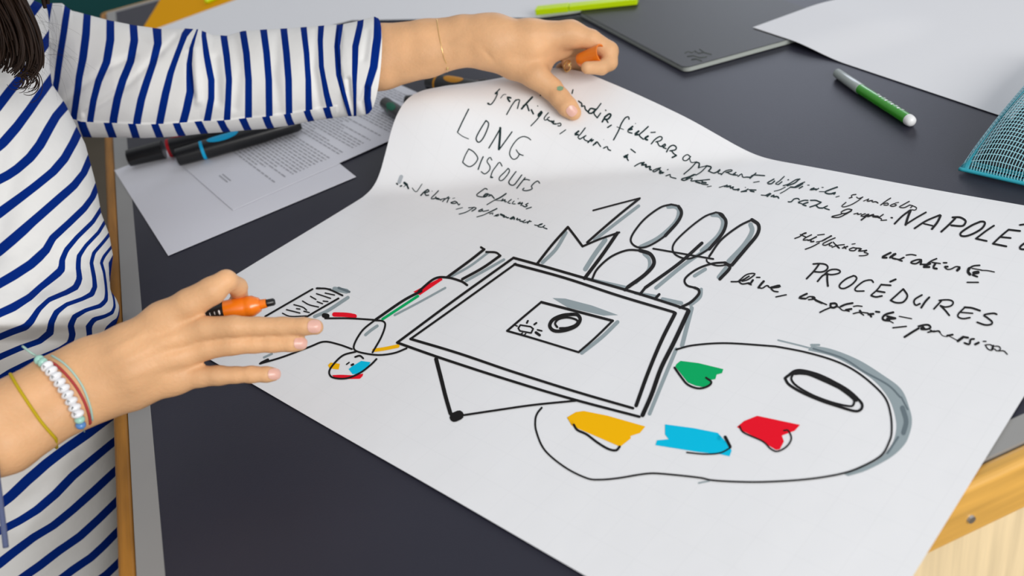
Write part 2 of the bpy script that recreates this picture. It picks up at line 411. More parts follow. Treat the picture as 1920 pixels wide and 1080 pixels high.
ink(W, 'inkdark', '''14 375,90 310,210 265,330; 15 265,330 320,380 390,410 470,370 530,290 530,230 460,140 375,90
16 635,230 590,330 545,460; 14 790,290 760,240 710,290 710,330 755,400 750,470 690,530 650,540 600,500
14 975,400 930,330 870,400 800,500 770,600; 22 772,600 800,604
14 1085,440 1020,510 930,600 930,660 990,650 1070,560 1110,480 1085,440
15 1225,500 1150,600 1095,690 1130,740 1190,740 1250,670 1330,560
15 1390,610 1310,710 1240,800; 14 1370,650 1410,640 1470,655
14 1650,710 1620,670 1560,700 1500,770 1525,800 1480,830 1400,845 1340,830 1370,800''', 840, 270, 9.6)
ink(W, 'inkdark', '''14 515,150 480,130 420,170 340,230 325,260 380,280 430,285
20 490,230 440,285 500,270 530,230 500,230; 14 530,235 590,255 540,270; 16 590,250 640,310
18 855,225 760,290 660,340; 12 660,335 600,370 510,425; 8 690,350 770,350
14 800,320 770,360 850,330 820,370 860,370; 12 950,330 880,390 930,400; 12 1000,360 960,405 1020,410
10 1068,316 1074,318; 14 1110,380 1060,410 1130,400 1160,380 1120,440
15 1250,400 1200,430 1240,440 1200,465 1150,440; 13 1310,470 1220,500''', 860, 340, 9.6)
ink(W, 'inkdark', '''10 415,410 450,460 490,480 530,430 590,340; 18 690,440 620,490 570,545; 18 690,440 720,470 640,500
16 640,500 660,545 710,540; 8 770,470 775,470; 14 885,460 830,520 750,600 820,600 840,570
26 850,600 890,610; 14 880,600 930,630; 12 920,620 1000,600; 13 1070,570 1010,610 960,655; 10 1020,600 1090,590
14 1070,600 1040,670; 7 1140,600 1180,590; 14 1180,650 1100,680 1180,690 1220,665 1180,650
14 1220,670 1250,720 1270,700; 9 1320,765 1205,795
20 135,330 150,345; 20 200,380 222,370; 34 275,318 315,350; 22 315,350 345,420; 8 260,390 300,360''', 730, 310, 9.6)
ink(W, 'inkfaint', '''70 215,205 200,240 180,300''', 730, 310, 9.6)
ink(W, 'inkdark', '''12 180,480 270,475 220,510 130,560 10,595; 14 270,470 320,490 240,540
13 430,500 350,540 400,545 440,510 430,545 540,525; 16 690,495 620,530 540,570; 11 540,565 450,610 330,645
12 560,590 620,570 610,600; 10 720,595 650,620 700,630 730,600 640,630; 26 760,600 820,625
16 820,620 800,650 870,640 860,660 900,660; 16 990,640 920,680 960,680 1010,650 1000,690
16 1060,670 1040,700 1110,690 1100,720 1150,725; 13 1200,700 1150,740 1200,745 1250,730 1310,725; 14 1280,710 1240,760''', 860, 340, 9.6)
ink(W, 'inkdark', '''13 1370,790 1430,800 1470,775 1520,770 1420,810 1500,830 1550,800; 14 1550,800 1520,830 1590,860''', 860, 340, 9.6)
ink(W, 'inkdark', '''14 262,205 275,150; 16 360,320 410,360 400,400 450,390 460,440 500,480
18 600,440 540,430 505,490 560,500 620,440; 14 695,355 640,430 590,500 640,570; 14 640,570 690,500
14 765,455 768,460; 18 760,550 715,630; 20 750,560 820,510 845,530 800,590 750,590; 16 770,590 800,640; 15 850,680 795,715''', 1040, 150, 8)
ink(W, 'inkdark', '''15 1115,590 1110,555 1060,570 1000,660 960,760 885,900; 8 935,705 1035,745
20 1170,700 1110,750 1160,740; 14 1110,740 1100,780 1160,800; 9 1213,655 1214,657
22 1260,770 1200,820 1250,820; 15 1405,700 1330,770 1270,830 1330,890; 22 1400,845 1350,880 1390,900
13 1445,790 1510,785''', 1040, 150, 8)
ink(W, 'inkdark', '''14 650,240 710,170 780,130 815,150 790,190 720,210; 14 740,210 770,270 820,280
15 800,280 860,240 860,270 820,290 870,310; 15 880,360 920,290 980,260 1025,290 1010,330 930,345
14 950,340 990,390 1025,410; 18 1025,415 965,445''', 1140, 240, 8)
ink(W, 'inkdark', '''20 360,770 300,820 350,820; 13 460,720 400,800 350,860 380,890
13 380,890 480,830 440,860 450,900 500,920; 16 500,940 560,880 540,930 580,900; 16 580,980 640,920 610,960
14 640,930 690,1000; 6 738,895 738,897; 14 735,1025 790,1000 800,1040 840,1060''', 1040, 150, 8)
ink(W, 'inkdark', '''12 1230,430 1190,400 1130,440 1130,485 1180,490 1225,450 1240,430; 10 1225,460 1250,520 1330,510
12 1330,510 1250,600 1140,695; 16 1320,520 1370,530 1360,600; 10 1360,600 1480,570; 11 1480,580 1400,660 1320,710
16 1480,570 1550,590 1510,650; 14 1590,680 1650,660; 12 1510,650 1600,680 1690,620 1650,680 1700,690
12 1700,705 1760,650 1850,630 1860,650 1770,670; 12 1790,670 1850,700 1910,700
13 1920,670 1870,705 1940,710; 12 1950,730 2010,690 2020,740 2080,740
13 2220,680 2130,760; 13 2080,740 2140,740 2180,710 2350,718; 9 2185,820 2270,805''', 1140, 240, 8)
ink(W, 'inkdark', '''14 345,320 410,370; 18 280,412 230,440 290,440; 14 300,400 280,440 305,490''', 1140, 240, 8)
ink(W, 'inkdark', '''13 400,575 480,530 540,520; 18 540,520 500,560 580,550 560,590 640,580 620,620 650,630
13 790,600 720,620 670,650 700,660 780,620 770,680; 16 800,650 780,690 840,660 820,680; 9 890,630 905,625
12 870,720 940,700 930,730 960,745 1020,760''', 1140, 240, 8)
ink(W, 'inkdark', '''14 1310,700 1200,740 1100,770 1140,790 1200,770; 20 1290,705 1180,760
12 1200,760 1270,760 1240,800 1340,790; 18 1320,810 1380,830; 12 1340,790 1420,800 1400,840 1500,855
12 1380,790 1525,775; 18 1420,820 1470,825; 8 1490,885 1550,875''', 1140, 240, 8)
ink(W, 'inkdark', '''14 970,530 870,590 930,600 980,560; 11 1125,490 1050,560 990,600 1040,610; 12 1040,610 1090,570
12 1180,542 1190,540; 12 1360,530 1300,540 1200,600 1110,630; 14 1350,530 1280,590 1170,630; 9 1140,650 1060,690 975,712
12 1430,575 1370,600 1280,650; 16 1400,600 1310,650 1220,650; 9 1220,650 1130,710 1065,745; 13 1350,670 1400,640
9 1475,620 1500,620; 16 1570,665 1510,690 1600,680; 12 1600,695 1640,670; 9 1690,655 1710,655''', 1330, 270, 8)
ink(W, 'inkdark', '''16 320,250 210,290 135,325 180,350 240,350; 16 230,350 300,330 270,355; 9 300,400 350,385; 8 50,318 130,320''', 1530, 320, 8)
ink(W, 'inkdark', '''9 150,655 230,630; 17 230,640 280,620 260,650 320,630 310,665 360,650; 14 360,650 350,680 400,690
14 400,690 460,675 430,700; 8 540,655 545,657; 14 480,720 550,700 580,680; 10 500,720 560,715; 13 600,690 700,695; 15 620,710 670,720''', 1330, 270, 8)
ink(W, 'inkdark', '''10 780,770 850,775; 15 850,775 930,740 870,790; 16 930,790 980,770 960,800 1020,790 1040,815''', 1330, 270, 8)
ink(W, 'inkdark', '''13 1185,870 1230,870 1270,830 1330,820 1350,840; 13 1480,850 1420,850 1330,880 1360,890
15 1480,880 1400,910 1450,930; 10 1360,890 1400,905; 14 1520,850 1600,850 1650,870 1680,880 1600,920 1510,950
15 1600,920 1640,960 1700,965; 13 1700,965 1780,930 1720,960 1800,990''', 1330, 270, 8)
ink(W, 'inkblack', '''13 600,360 540,370 530,390 550,400 500,415; 11 610,400 640,420 705,400; 12 700,400 640,450 540,510 440,545 385,540 450,480
10 715,460 790,430; 14 790,430 770,465 850,450 840,475 900,470 930,490; 13 1120,415 1050,460 970,520
13 1010,500 1080,490 1080,520 1020,520; 13 1170,500 1110,530 1160,540 1210,520 1170,500; 10 1190,490 1240,480
13 1400,465 1300,520 1250,550 1320,560 1390,530; 13 1400,520 1450,530 1420,560; 12 1450,530 1510,560 1490,595 1440,590''', 1530, 320, 8)
ink(W, 'inkblack', '''14 540,590 480,580 400,610 375,640 440,645 520,610 540,590; 14 530,610 440,660 340,705 230,695 350,665 390,650
12 570,655 640,640 620,665 680,650; 14 740,650 670,680 720,690 770,660; 18 790,660 740,700 680,745; 22 780,690 860,665
28 860,690 930,695; 14 1010,660 940,710; 13 940,710 990,730 970,750 1060,745; 18 1130,710 1145,712''', 1530, 320, 8)
ink(W, 'inkblack', '''22 1180,800 1290,690 1410,600; 28 1420,600 1380,700 1345,815; 20 1350,810 1500,715 1650,630
22 1480,870 1650,760 1860,670; 26 1870,680 1820,780 1740,880; 18 1620,800 1750,830
24 2090,720 1990,820 1880,920; 24 2050,705 2160,705 2240,750 2240,790 2190,835 2030,825
24 2465,770 2330,830 2180,930 2175,980 2260,985 2380,940 2490,870 2535,800 2520,770 2465,770
22 2670,830 2550,910 2400,1025; 22 2400,1025 2560,1060; 22 2890,890 2770,990 2655,1100; 24 2655,1100 2855,1140
22 2770,1000 2920,1015; 24 2890,890 3060,910; 22 3060,820 3125,810 3190,790
24 3300,1040 3160,1080 3070,1140 3070,1180 3190,1180 3320,1120 3360,1050 3300,1040
24 3480,1240 3600,1140 3730,1040; 24 3730,1040 3690,1160 3650,1270; 24 3650,1270 3820,1170 3960,1080''', 1530, 320, 8)
ink(W, 'inkblack', '''17 100,265 190,230 270,170 320,165 230,190; 17 200,195 300,240; 17 400,200 300,250 245,295 330,290
20 490,235 380,290; 22 340,300 400,290 380,325 440,320; 16 510,205 630,190; 20 760,220 680,260 590,310
15 750,215 620,300 490,330; 17 540,345 420,410 290,460; 17 825,255 720,300 600,365 640,390 700,370
17 700,370 780,330 740,350 720,395 770,400; 17 790,330 880,430; 16 770,425 870,390 990,375; 20 840,380 900,440
20 960,440 1050,410; 18 990,410 1020,450; 14 1130,370 1185,360; 18 1150,430 1080,460 1090,480 1170,485 1210,445 1150,430
20 1200,440 1300,450 1240,490 1320,490; 17 1320,490 1410,475 1340,510 1400,530; 16 1400,530 1425,550 1350,575 1260,578''', 1480, 420, 9.6)
ink(W, 'inkblack', '''24 240,195 170,230 110,265 180,270; 22 230,270 300,210 260,270 320,290; 28 310,215 240,260
18 320,290 380,295 450,260 390,290; 20 360,300 410,320; 16 475,232 550,222 620,235
20 700,300 640,300 540,340 620,360 700,310; 24 700,320 690,370; 18 690,370 780,370; 18 930,285 850,320 780,370
30 750,390 830,360; 26 740,410 820,410; 26 910,360 880,420 930,435; 16 860,340 985,358; 20 1035,347 1080,347
24 1060,405 1095,405; 16 1050,410 1090,445 1150,440 1220,405 1280,410; 32 1270,430 1240,460
20 1575,385 1480,395 1400,440; 34 1420,430 1400,480 1430,520; 14 1460,430 1600,455; 14 1600,460 1700,465 1795,485
42 1490,500 1550,490; 22 1470,530 1540,555; 18 1390,640 1555,640''', 1640, 450, 8)
ink(W, 'inkblack', '''21 365,130 290,230 180,345; 20 280,125 370,118 460,130 500,170 470,220 400,245 290,240
21 345,385 420,300 490,270; 19 440,290 520,220 620,205 685,230 660,265 560,285 490,275; 24 490,280 490,370 500,455
20 885,300 770,350 680,430 680,480 750,490 860,430 930,350 915,310 885,300; 19 1180,400 1150,365 1050,380 960,440 905,500 930,530 1040,530
18 1300,430 1240,510 1150,590; 22 1300,435 1440,445; 22 1230,530 1350,550; 22 1150,600 1220,620 1310,605; 24 1435,390 1515,355
21 1630,500 1530,590 1440,670; 22 1440,670 1520,705 1620,700 1680,640 1690,590 1660,540 1630,500
21 1910,590 1810,650 1790,700 1820,745 1880,720; 24 2020,625 1960,690 1900,780
20 2200,680 2090,800; 20 2170,670 2260,662 2340,668 2380,700 2350,750 2260,770 2190,750; 22 2190,750 2260,820 2320,895
20 2560,770 2460,870 2455,920 2530,945 2630,930; 24 2550,775 2660,785 2780,825; 18 2490,850 2670,865
22 3030,880 2980,865 2840,890 2890,930 2960,990 2950,1030 2860,1040 2740,1000''', 1490, 480, 8)
ink(W, 'inkblack', '''22 300,468 420,465 520,430 620,370; 20 440,450 560,350 660,320 730,325 700,360 600,430 500,460; 22 440,470 500,510 620,490
30 640,510 690,440; 20 600,500 660,525; 20 755,390 815,390; 32 885,460 830,520 790,575; 20 790,575 860,585 930,540 970,545
20 970,560 1010,580; 26 1020,570 1160,535 1170,560 1030,580; 22 1020,600 1070,640 1140,650; 20 1105,742 1290,703''', 1340, 480, 9.6)
ink(W, 'inkblack', '''24 265,90 180,130 150,155 240,165; 17 250,165 300,135 380,140 370,170 290,180; 24 350,150 420,200; 26 400,190 490,230
16 490,225 560,255; 26 620,240 690,235 715,270 670,300 620,290 620,250; 18 640,290 540,330 460,370; 13 720,290 740,285
24 950,232 850,250 770,285; 14 740,290 800,340 860,345; 26 850,335 930,320; 14 860,345 900,355; 16 965,282 1020,272 1090,280
16 960,390 1050,370 1180,380; 26 1060,345 1080,375; 16 1070,380 1115,412; 28 1190,400 1260,395; 24 1210,400 1230,435
24 1300,360 1350,365; 26 1560,370 1450,400 1400,450 1420,485 1500,495; 13 1500,495 1560,530; 30 1470,470 1580,460
26 1470,430 1590,460; 14 1650,430 1835,465; 18 1555,602 1755,580''', 1480, 540, 8)
ink(W, 'inkblack', '''26 500,690 400,750 290,820; 24 500,660 580,640 650,640 680,680 620,705 530,700 570,670; 20 540,680 590,690
18 640,750 740,730; 20 680,720 720,740 800,730 820,750; 10 820,750 860,800 930,815; 24 930,800 1010,785; 10 930,790 1060,860 1090,880
32 1090,880 1170,820; 26 1170,820 1240,830; 24 1190,910 1260,930 1280,860 1330,850; 28 1350,930 1400,905; 16 1470,885 1510,885
14 1500,940 1580,935 1620,980 1600,1020 1540,1000 1500,940; 24 1620,950 1600,1010; 14 1640,960 1700,960 1730,1000 1680,1030 1640,1000
14 1700,1030 1780,1030 1830,1080''', 1660, 530, 8)
# big outlined number and word
ink('outlined_letters', 'inkblack', '''13 610,500 760,460 960,408; 18 955,412 820,520 690,630 565,740
15 1195,455 1110,480 990,570 905,680 895,740 950,778 1030,765 1150,690 1250,580 1275,510 1250,470 1195,455; 24 1250,470 1272,520 1240,590 1150,690
14 1530,515 1440,550 1310,650 1215,750 1215,820 1290,860 1370,850 1500,770 1590,660 1605,590 1580,530 1530,515; 24 1560,525 1605,580 1580,670 1480,790
16 1800,570 1700,620 1570,720 1490,830 1480,845; 26 1800,570 1850,610 1840,680 1760,780 1650,910; 12 1460,870 1470,890 1540,915 1640,905
19 190,900 300,760 420,625; 18 420,625 470,690 530,770; 16 530,770 660,715 805,665; 26 790,670 680,830 545,1010
16 600,1020 640,940 740,850 860,800 960,800; 28 960,800 1040,830 1065,900 1000,980 870,1075; 22 870,1075 848,1098
14 1060,787 1250,820 1510,865; 24 1425,745 1250,900 1000,1080; 20 1000,1080 960,1130
16 1600,890 1500,900 1390,940 1300,1010 1310,1060 1370,1080; 24 1600,895 1635,930 1560,1015
20 1370,1080 1400,1095 1400,1130 1340,1190 1260,1230; 20 1072,1165 1105,1130''', 960, 270, 4)
ink('letter_shading', 'inkgrey', '''24 950,465 800,580 620,720; 24 1170,475 1225,475 1250,510 1220,590 1100,700 960,772
24 1500,535 1560,545 1580,600 1540,690 1420,800; 34 1790,605 1800,660 1740,760 1625,882
26 405,665 330,790 230,890; 34 700,720 620,830 550,940; 24 990,825 1030,870 1020,950 930,1040
28 1480,780 1300,900 1080,1080; 26 1450,940 1370,990; 28 1605,930 1550,1000; 20 520,1000 700,1040 860,1076
24 1420,1090 1410,1150 1340,1210; 24 925,1118 1090,1145; 30 1130,1165 1270,1195''', 960, 270, 4)
# drawn screen on its stand
ink('drawn_screen', 'inkblack', '''5 963,484 1010,497 1100,523 1200,552 1290,581; 8 1291,584 1265,640 1240,690 1222,740 1205,779
5 745,643 830,673 950,712 1070,748 1199,782; 4.5 745,643 850,565 963,484
5 965,496 1060,522 1160,555 1264,586; 7 1266,588 1240,640 1215,700 1193,761; 5 770,636 860,663 960,697 1080,735 1187,766; 4 770,636 860,572 967,495
7.5 818,674 826,705 836,745 845,776; 18 852,783 861,779; 4 870,779 930,770 1000,760 1080,752
5 1015,567 1080,584 1149,602; 4 1149,602 1115,635 1085,661; 4 951,621 1000,635 1085,661; 4 951,621 985,592 1015,567
6.5 1075,590 1055,592 1037,600 1031,612 1040,621 1060,620 1080,612 1088,600 1083,591 1070,590
4 1045,614 1041,607 1048,599 1065,596 1082,601 1080,609 1065,615 1050,616
3 976,610 995,613; 3 995,613 1000,617; 3 1000,617 996,625; 3 996,625 975,621; 3 975,621 972,616; 3 972,616 976,610
3.5 988,606 990,602; 3.5 1002,609 1006,606; 3 1008,619 1016,621; 5 1005,624 1012,629; 2.5 967,611 970,612; 2.5 977,627 980,625; 2.5 984,628 986,626''')
ink('screen_shading', 'inkgrey', '''8 1297,578 1290,605 1279,648; 7 1268,655 1245,710 1218,776; 7 1158,604 1128,633 1091,662''', polys=[[(1036, 559), (1060, 560), (1110, 573), (1159, 591), (1132, 592), (1065, 577)]])
# palette
ink('drawn_palette', 'inkblack', '''3.6 1268,656 1300,648 1360,644 1440,649 1465,652 1515,662 1565,677 1602,695 1635,720 1660,747 1670,777 1672,810 1667,830 1652,855 1615,876 1577,889 1515,899 1440,904 1385,904 1335,901 1310,896 1242,889 1210,889 1160,897 1125,900 1100,897 1060,877 1022,845 1006,810 1004,788 1008,775 1016,765
5 1472,710 1478,705 1495,695 1525,700 1560,715 1590,732 1612,752 1617,762 1612,770 1600,771 1570,762 1540,752 1505,737 1480,722 1472,710
4 1487,702 1512,702 1545,715 1580,732 1600,747 1600,760 1590,762 1560,755 1525,742 1495,725 1484,712 1487,702
9 1494,698 1525,702 1560,717 1590,737 1605,750
4 1265,690 1277,707 1290,722 1310,729 1327,725 1334,717 1324,709
4.5 1076,797 1083,807 1100,815 1120,830 1140,842 1155,845 1162,838
6 1360,820 1369,838; 3 1370,840 1350,850 1320,852 1288,849
3 1387,800 1395,812 1430,828 1445,842 1458,847 1475,838 1484,823 1478,808 1470,808''')
ink('palette_shading', 'inkgrey', '''3 1459,638 1500,648 1530,656; 4 1521,647 1536,647; 3 1310,906 1330,902''', strips=[([(1515, 657), (1560, 668), (1600, 688), (1640, 715), (1668, 750), (1680, 788), (1679, 815), (1668, 840), (1640, 866), (1582, 889)], [(1522, 648), (1560, 655), (1610, 675), (1655, 703), (1690, 730), (1705, 765), (1710, 790), (1705, 815), (1695, 835), (1670, 858), (1625, 882), (1590, 893)])])
ink('palette_shading', 'inkdgrey', '''3.5 1525,654 1580,672 1620,697 1665,722 1688,745; 9 1692,765 1699,790 1694,812; 4 1684,820 1664,850; 3 1690,745 1702,768''')
ink('paint_dab', 'inkgreen', '', 960, 540, 4, polys=[[(1235, 572), (1265, 548), (1400, 565), (1585, 610), (1575, 640), (1535, 650), (1525, 685), (1495, 690), (1490, 720), (1440, 745), (1380, 735), (1320, 710), (1280, 660), (1240, 610), (1225, 590)]])['label'] = 'green marker patch'
ink('paint_dab', 'inkyellow', '', polys=[[(1063, 783), (1080, 773), (1095, 771), (1140, 780), (1210, 800), (1200, 812), (1182, 818), (1183, 822), (1163, 838), (1110, 815), (1075, 800), (1072, 798), (1078, 793)]])['label'] = 'yellow marker patch'
ink('paint_dab', 'inkblue', '', polys=[[(1247, 796), (1300, 803), (1346, 812), (1344, 825), (1365, 833), (1372, 845), (1368, 856), (1350, 852), (1310, 848), (1229, 835), (1232, 826), (1254, 824), (1247, 815)]])['label'] = 'blue marker patch'
ink('paint_dab', 'inkred', '', polys=[[(1382, 801), (1395, 790), (1420, 780), (1500, 797), (1490, 808), (1466, 817), (1470, 828), (1462, 843), (1455, 844), (1440, 835), (1420, 822), (1392, 808)]])['label'] = 'red marker patch'
# little figure
ink('drawn_figure', 'inkblack', '''14 70,215 200,140 425,10; 14 370,225 480,160 620,80; 14 455,5 540,10 650,58
10 200,192 260,215 380,212; 10 230,165 330,190; 10 285,127 350,145 380,168; 10 305,157 330,160; 10 350,100 400,128 470,145; 10 410,65 450,88; 10 460,105 500,120; 10 455,45 560,80; 10 505,100 540,104; 10 360,176 400,186
10 520,40 590,55; 14 520,230 700,230 900,242; 36 512,208 535,212
14 890,245 800,320 740,420 745,470 830,495 930,505 1040,490 1130,455; 14 890,245 950,250 970,280 940,370 875,485
20 900,238 1100,100 1240,25; 14 720,460 620,425 510,405 400,445 200,520 30,570; 20 40,565 90,540
14 750,480 650,510 570,590 550,640 580,675 680,680 780,640 860,580 905,535; 14 745,520 780,510 805,530; 10 680,575 700,560; 16 718,580 730,574''', 480, 540, 4)
ink('drawn_figure', 'inkblack', '''4.5 785,547 815,523 840,521 865,528 876,535; 5 839,520 880,490 908,468; 4 908,468 902,464; 5 867,524 905,503 938,480; 4 938,480 930,474 912,473''')
ink('figure_shading', 'inkgrey', '''36 590,8 680,25; 26 690,72 540,170 440,215; 22 910,285 860,320 822,352; 16 1040,205 1230,105 1420,0; 16 60,522 120,495''', 480, 540, 4)
ink('figure_shading', 'inkgrey', '''4.5 842,521 880,500 915,474; 5 874,527 910,507 945,487''')
ink('figure_shading', 'inkdgrey', '''18 620,0 700,30; 12 460,0 560,10''', 480, 540, 4)
for st_, pl_ in (('34 588,200 680,203 740,213', ()), ('', [[(570, 655), (640, 652), (740, 657), (805, 643), (800, 662), (780, 682), (600, 686)]]), ('', [[(1180, 30), (1390, -78), (1400, -60), (1230, 55)]])):
    ink('figure_patch', 'inkred', st_, 480, 540, 4, polys=pl_)['label'] = 'red marker patch'
ink('figure_patch', 'inkgreen', '''20 950,235 1080,150 1215,62''', 480, 540, 4)['label'] = 'green marker stroke'
ink('figure_patch', 'inkyellow', '''26 885,468 960,458 1065,437''', 480, 540, 4)['label'] = 'yellow marker stroke'
ink('figure_patch', 'inkyellow', '', 480, 540, 4, polys=[[(540, 580), (560, 560), (630, 570), (620, 612), (590, 610), (550, 600)]])['label'] = 'yellow marker patch'
ink('figure_patch', 'inkblue', '', 480, 540, 4, polys=[[(695, 610), (720, 590), (790, 548), (860, 558), (840, 592), (780, 642), (725, 648)]])['label'] = 'blue marker patch'

# ------------------------------------------------------------------ other papers
def flat_sheet(name, pts, z, m, label, cat, group=None, th=0.0003, px=True):
    q = [onz(x, y, z)[:2] for x, y in pts] if px else pts
    n = len(q)
    v = [(a[0], a[1], z - th) for a in q] + [(a[0], a[1], z) for a in q]
    ar = sum(q[i][0] * q[(i + 1) % n][1] - q[(i + 1) % n][0] * q[i][1] for i in range(n))
    idx = list(range(n)) if ar > 0 else list(range(n - 1, -1, -1))
    f = [tuple(reversed(idx)), tuple(i + n for i in idx)] + [(idx[i], idx[(i + 1) % n], idx[(i + 1) % n] + n, idx[i] + n) for i in range(n)]
    o = mesh_obj(name, v, f, m, None, False); return thing(o, label, cat, group)
# plain A4 sheet at the table's left edge
a0, a1, a2 = onz(215, 321)[:2], onz(316, 481)[:2], onz(668, 333)[:2]
flat_sheet('paper_sheet', [a0, a1, a2, a0 + a2 - a1], TZ + 0.0012, M['greysheet'], 'blank white sheet under the typed page, its corner over the table edge', 'paper', px=False)
# typed A4 page on top
b0 = onz(438, 397)[:2]; b1 = onz(735, 265)[:2]; b2 = onz(372, 347)[:2]
eu = (b1 - b0) / np.linalg.norm(b1 - b0); ev = (b2 - b0); ev = ev - eu * (ev @ eu); ev /= np.linalg.norm(ev)
pg = flat_sheet('printed_page', [b0, b0 + eu * .297, b0 + eu * .297 + ev * .21, b0 + ev * .21], TZ + 0.0022, M['greysheet'], 'typed white page with small grey text beside the black markers', 'paper', px=False)
# typed lines: rows of short grey word dashes
V, Fc = [], []; rr = random.Random(3)
row = 0.060
while row < 0.283:
    if abs(row - 0.135) < .004 or abs(row - 0.205) < .004: row += .008; continue
    t = 0.014; tend = 0.188 if rr.random() < .8 else rr.uniform(.08, .16)
    while t < tend:
        l = rr.uniform(.004, .014); c = b0 + eu * row + ev * (.21 - t); c2 = b0 + eu * row + ev * (.21 - min(t + l, tend)); hh = .0009
        i = len(V)
        for p_ in (c - eu * hh, c2 - eu * hh, c2 + eu * hh, c + eu * hh): V.append((p_[0], p_[1], TZ + 0.0024))
        Fc.append((i, i + 1, i + 2, i + 3)); t += l + .0022
    row += 0.0047
for l in range(2):
    c = b0 + eu * (.022 + l * .004) + ev * .075; c2 = c + ev * .028; hh = .0008; i = len(V)
    for p_ in (c - eu * hh, c2 - eu * hh, c2 + eu * hh, c + eu * hh): V.append((p_[0], p_[1], TZ + 0.0024))
    Fc.append((i, i + 1, i + 2, i + 3))
Fc = [f if (Vector(V[f[1]]) - Vector(V[f[0]])).cross(Vector(V[f[2]]) - Vector(V[f[0]])).z > 0 else tuple(reversed(f)) for f in Fc]
tx = mesh_obj('typed_text', V, Fc, M['print'], pg, False); tx['kind'] = 'stuff'
# sheets on the far part of the table
flat_sheet('orange_card', [(262, 62), (297, 5), (325, -45), (560, -45), (440, 3), (300, 66)], TZ + 0.0010, M['orangesheet'], 'flat orange card lying near the far left corner of the table', 'card')
flat_sheet('paper_sheet', [(215, 82), (560, 62), (660, 38), (960, 33), (1012, 33), (1195, 10), (1445, -3), (1500, -60), (600, -60), (440, 0)], TZ + 0.0020, M['white'], 'wide white sheet behind the striped sleeve, overlapping the orange card', 'paper')
SA, SB_, SC, SD = [onz(*q)[:2] for q in ((1412, 63), (2400, 395), (2420, -30), (1590, -2))]
nA, nB = 70, 44; V = []
nc0 = onz(1285, 138)[:2]; ne1 = onz(1465, 88)[:2] - nc0; ne1 /= np.linalg.norm(ne1); ne2 = onz(1085, 30)[:2] - nc0; ne2 /= np.linalg.norm(ne2)
NM = np.linalg.inv(np.stack([ne1, ne2], 1))
for i in range(nA + 1):
    for j in range(nB + 1):
        u, v_ = i / nA, j / nB
        q = SA * (1 - u) * (1 - v_) + SB_ * u * (1 - v_) + SC * u * v_ + SD * (1 - u) * v_
        lx, ly = NM @ (q - nc0); dd0 = math.hypot(max(lx - .215, 0, -.005 - lx), max(-.005 - ly, 0, ly - .302))
        s_ = max(0, 1 - dd0 / .09); s_ = s_ * s_ * (3 - 2 * s_)
        V.append((q[0], q[1], TZ + .0012 + .0070 * s_))
nS = len(V); V += [(x, y, z - .0003) for x, y, z in V]
Fc = []
for i in range(nA):
    for j in range(nB):
        q = i * (nB + 1) + j; Fc.append((q, q + nB + 1, q + nB + 2, q + 1)); Fc.append((q + nS + 1, q + nS + nB + 2, q + nS + nB + 1, q + nS))
rg_ = [i * (nB + 1) for i in range(nA + 1)] + [nA * (nB + 1) + j for j in range(1, nB + 1)] + [i * (nB + 1) + nB for i in range(nA - 1, -1, -1)] + [j for j in range(nB - 1, 0, -1)]
for k in range(len(rg_)):
    p_, q_ = rg_[k], rg_[(k + 1) % len(rg_)]; Fc.append((q_, p_, p_ + nS, q_ + nS))
o = mesh_obj('paper_sheet', V, Fc, M['white']); o.data.set_sharp_from_angle(angle=math.radians(35))
thing(o, 'blank white sheet at the upper right, overlapping the black notebook', 'paper')

# ------------------------------------------------------------------ notebook
nb = empty('notebook', (*onz(1285, 138)[:2], TZ), 'closed black notebook with pale page edges under the white sheet', 'notebook')
c0 = onz(1285, 138)[:2]; e1 = onz(1465, 88)[:2] - c0; e1 /= np.linalg.norm(e1); e2 = onz(1085, 30)[:2] - c0; e2 /= np.linalg.norm(e2)
def rrect(c, a, b, la, lb, r, ins=0.0, seg=6):
    pts = []
    for cx, cy, s in ((ins + r, ins + r, math.pi), (la - ins - r, ins + r, -math.pi / 2), (la - ins - r, lb - ins - r, 0), (ins + r, lb - ins - r, math.pi / 2)):
        for k in range(seg + 1):
            an = s + math.pi / 2 * k / seg
            u, v_ = cx + r * math.cos(an), cy + r * math.sin(an); pts.append(c + a * u + b * v_)
    return pts
def slab(name, pts, z0, z1, m, root):
    n = len(pts); v = [(p[0], p[1], z0) for p in pts] + [(p[0], p[1], z1) for p in pts]
    f = [tuple(range(n - 1, -1, -1)), tuple(range(n, 2 * n))] + [(i, (i + 1) % n, (i + 1) % n + n, i + n) for i in range(n)]
    return part(name, v, f, m, root, False)
slab('back_cover', rrect(c0, e1, e2, .21, .297, .008), TZ + .0006, TZ + .0012, M['blackmat'], nb)
slab('page_block', rrect(c0, e1, e2, .21, .297, .008, .0004), TZ + .0012, TZ + .0064, M['pages'], nb)['label'] = 'pale grey page edges'
slab('front_cover', rrect(c0, e1, e2, .21, .297, .008), TZ + .0064, TZ + .0072, M['blackmat'], nb)
V, Fc = [], []
for s in ([(1284, 100), (1290, 96), (1297, 99), (1303, 95)], [(1303, 95), (1310, 100), (1320, 98), (1334, 102)], [(1288, 106), (1300, 104), (1312, 108), (1326, 106)], [(1296, 112), (1306, 110), (1316, 114)], [(1312, 92), (1318, 96), (1326, 100)]):
    pts = [onz(x, y, TZ + .0073) for x, y in s]; v, f = tube_vf(pts, 0.0007, 5); o_ = len(V); V += v; Fc += [tuple(i + o_ for i in q) for q in f]
part('embossed_emblem', V, Fc, mat('grey_green_emboss', (0.10, 0.115, 0.105), 0.5, 0.4), nb)['label'] = 'faint grey embossed squiggle'

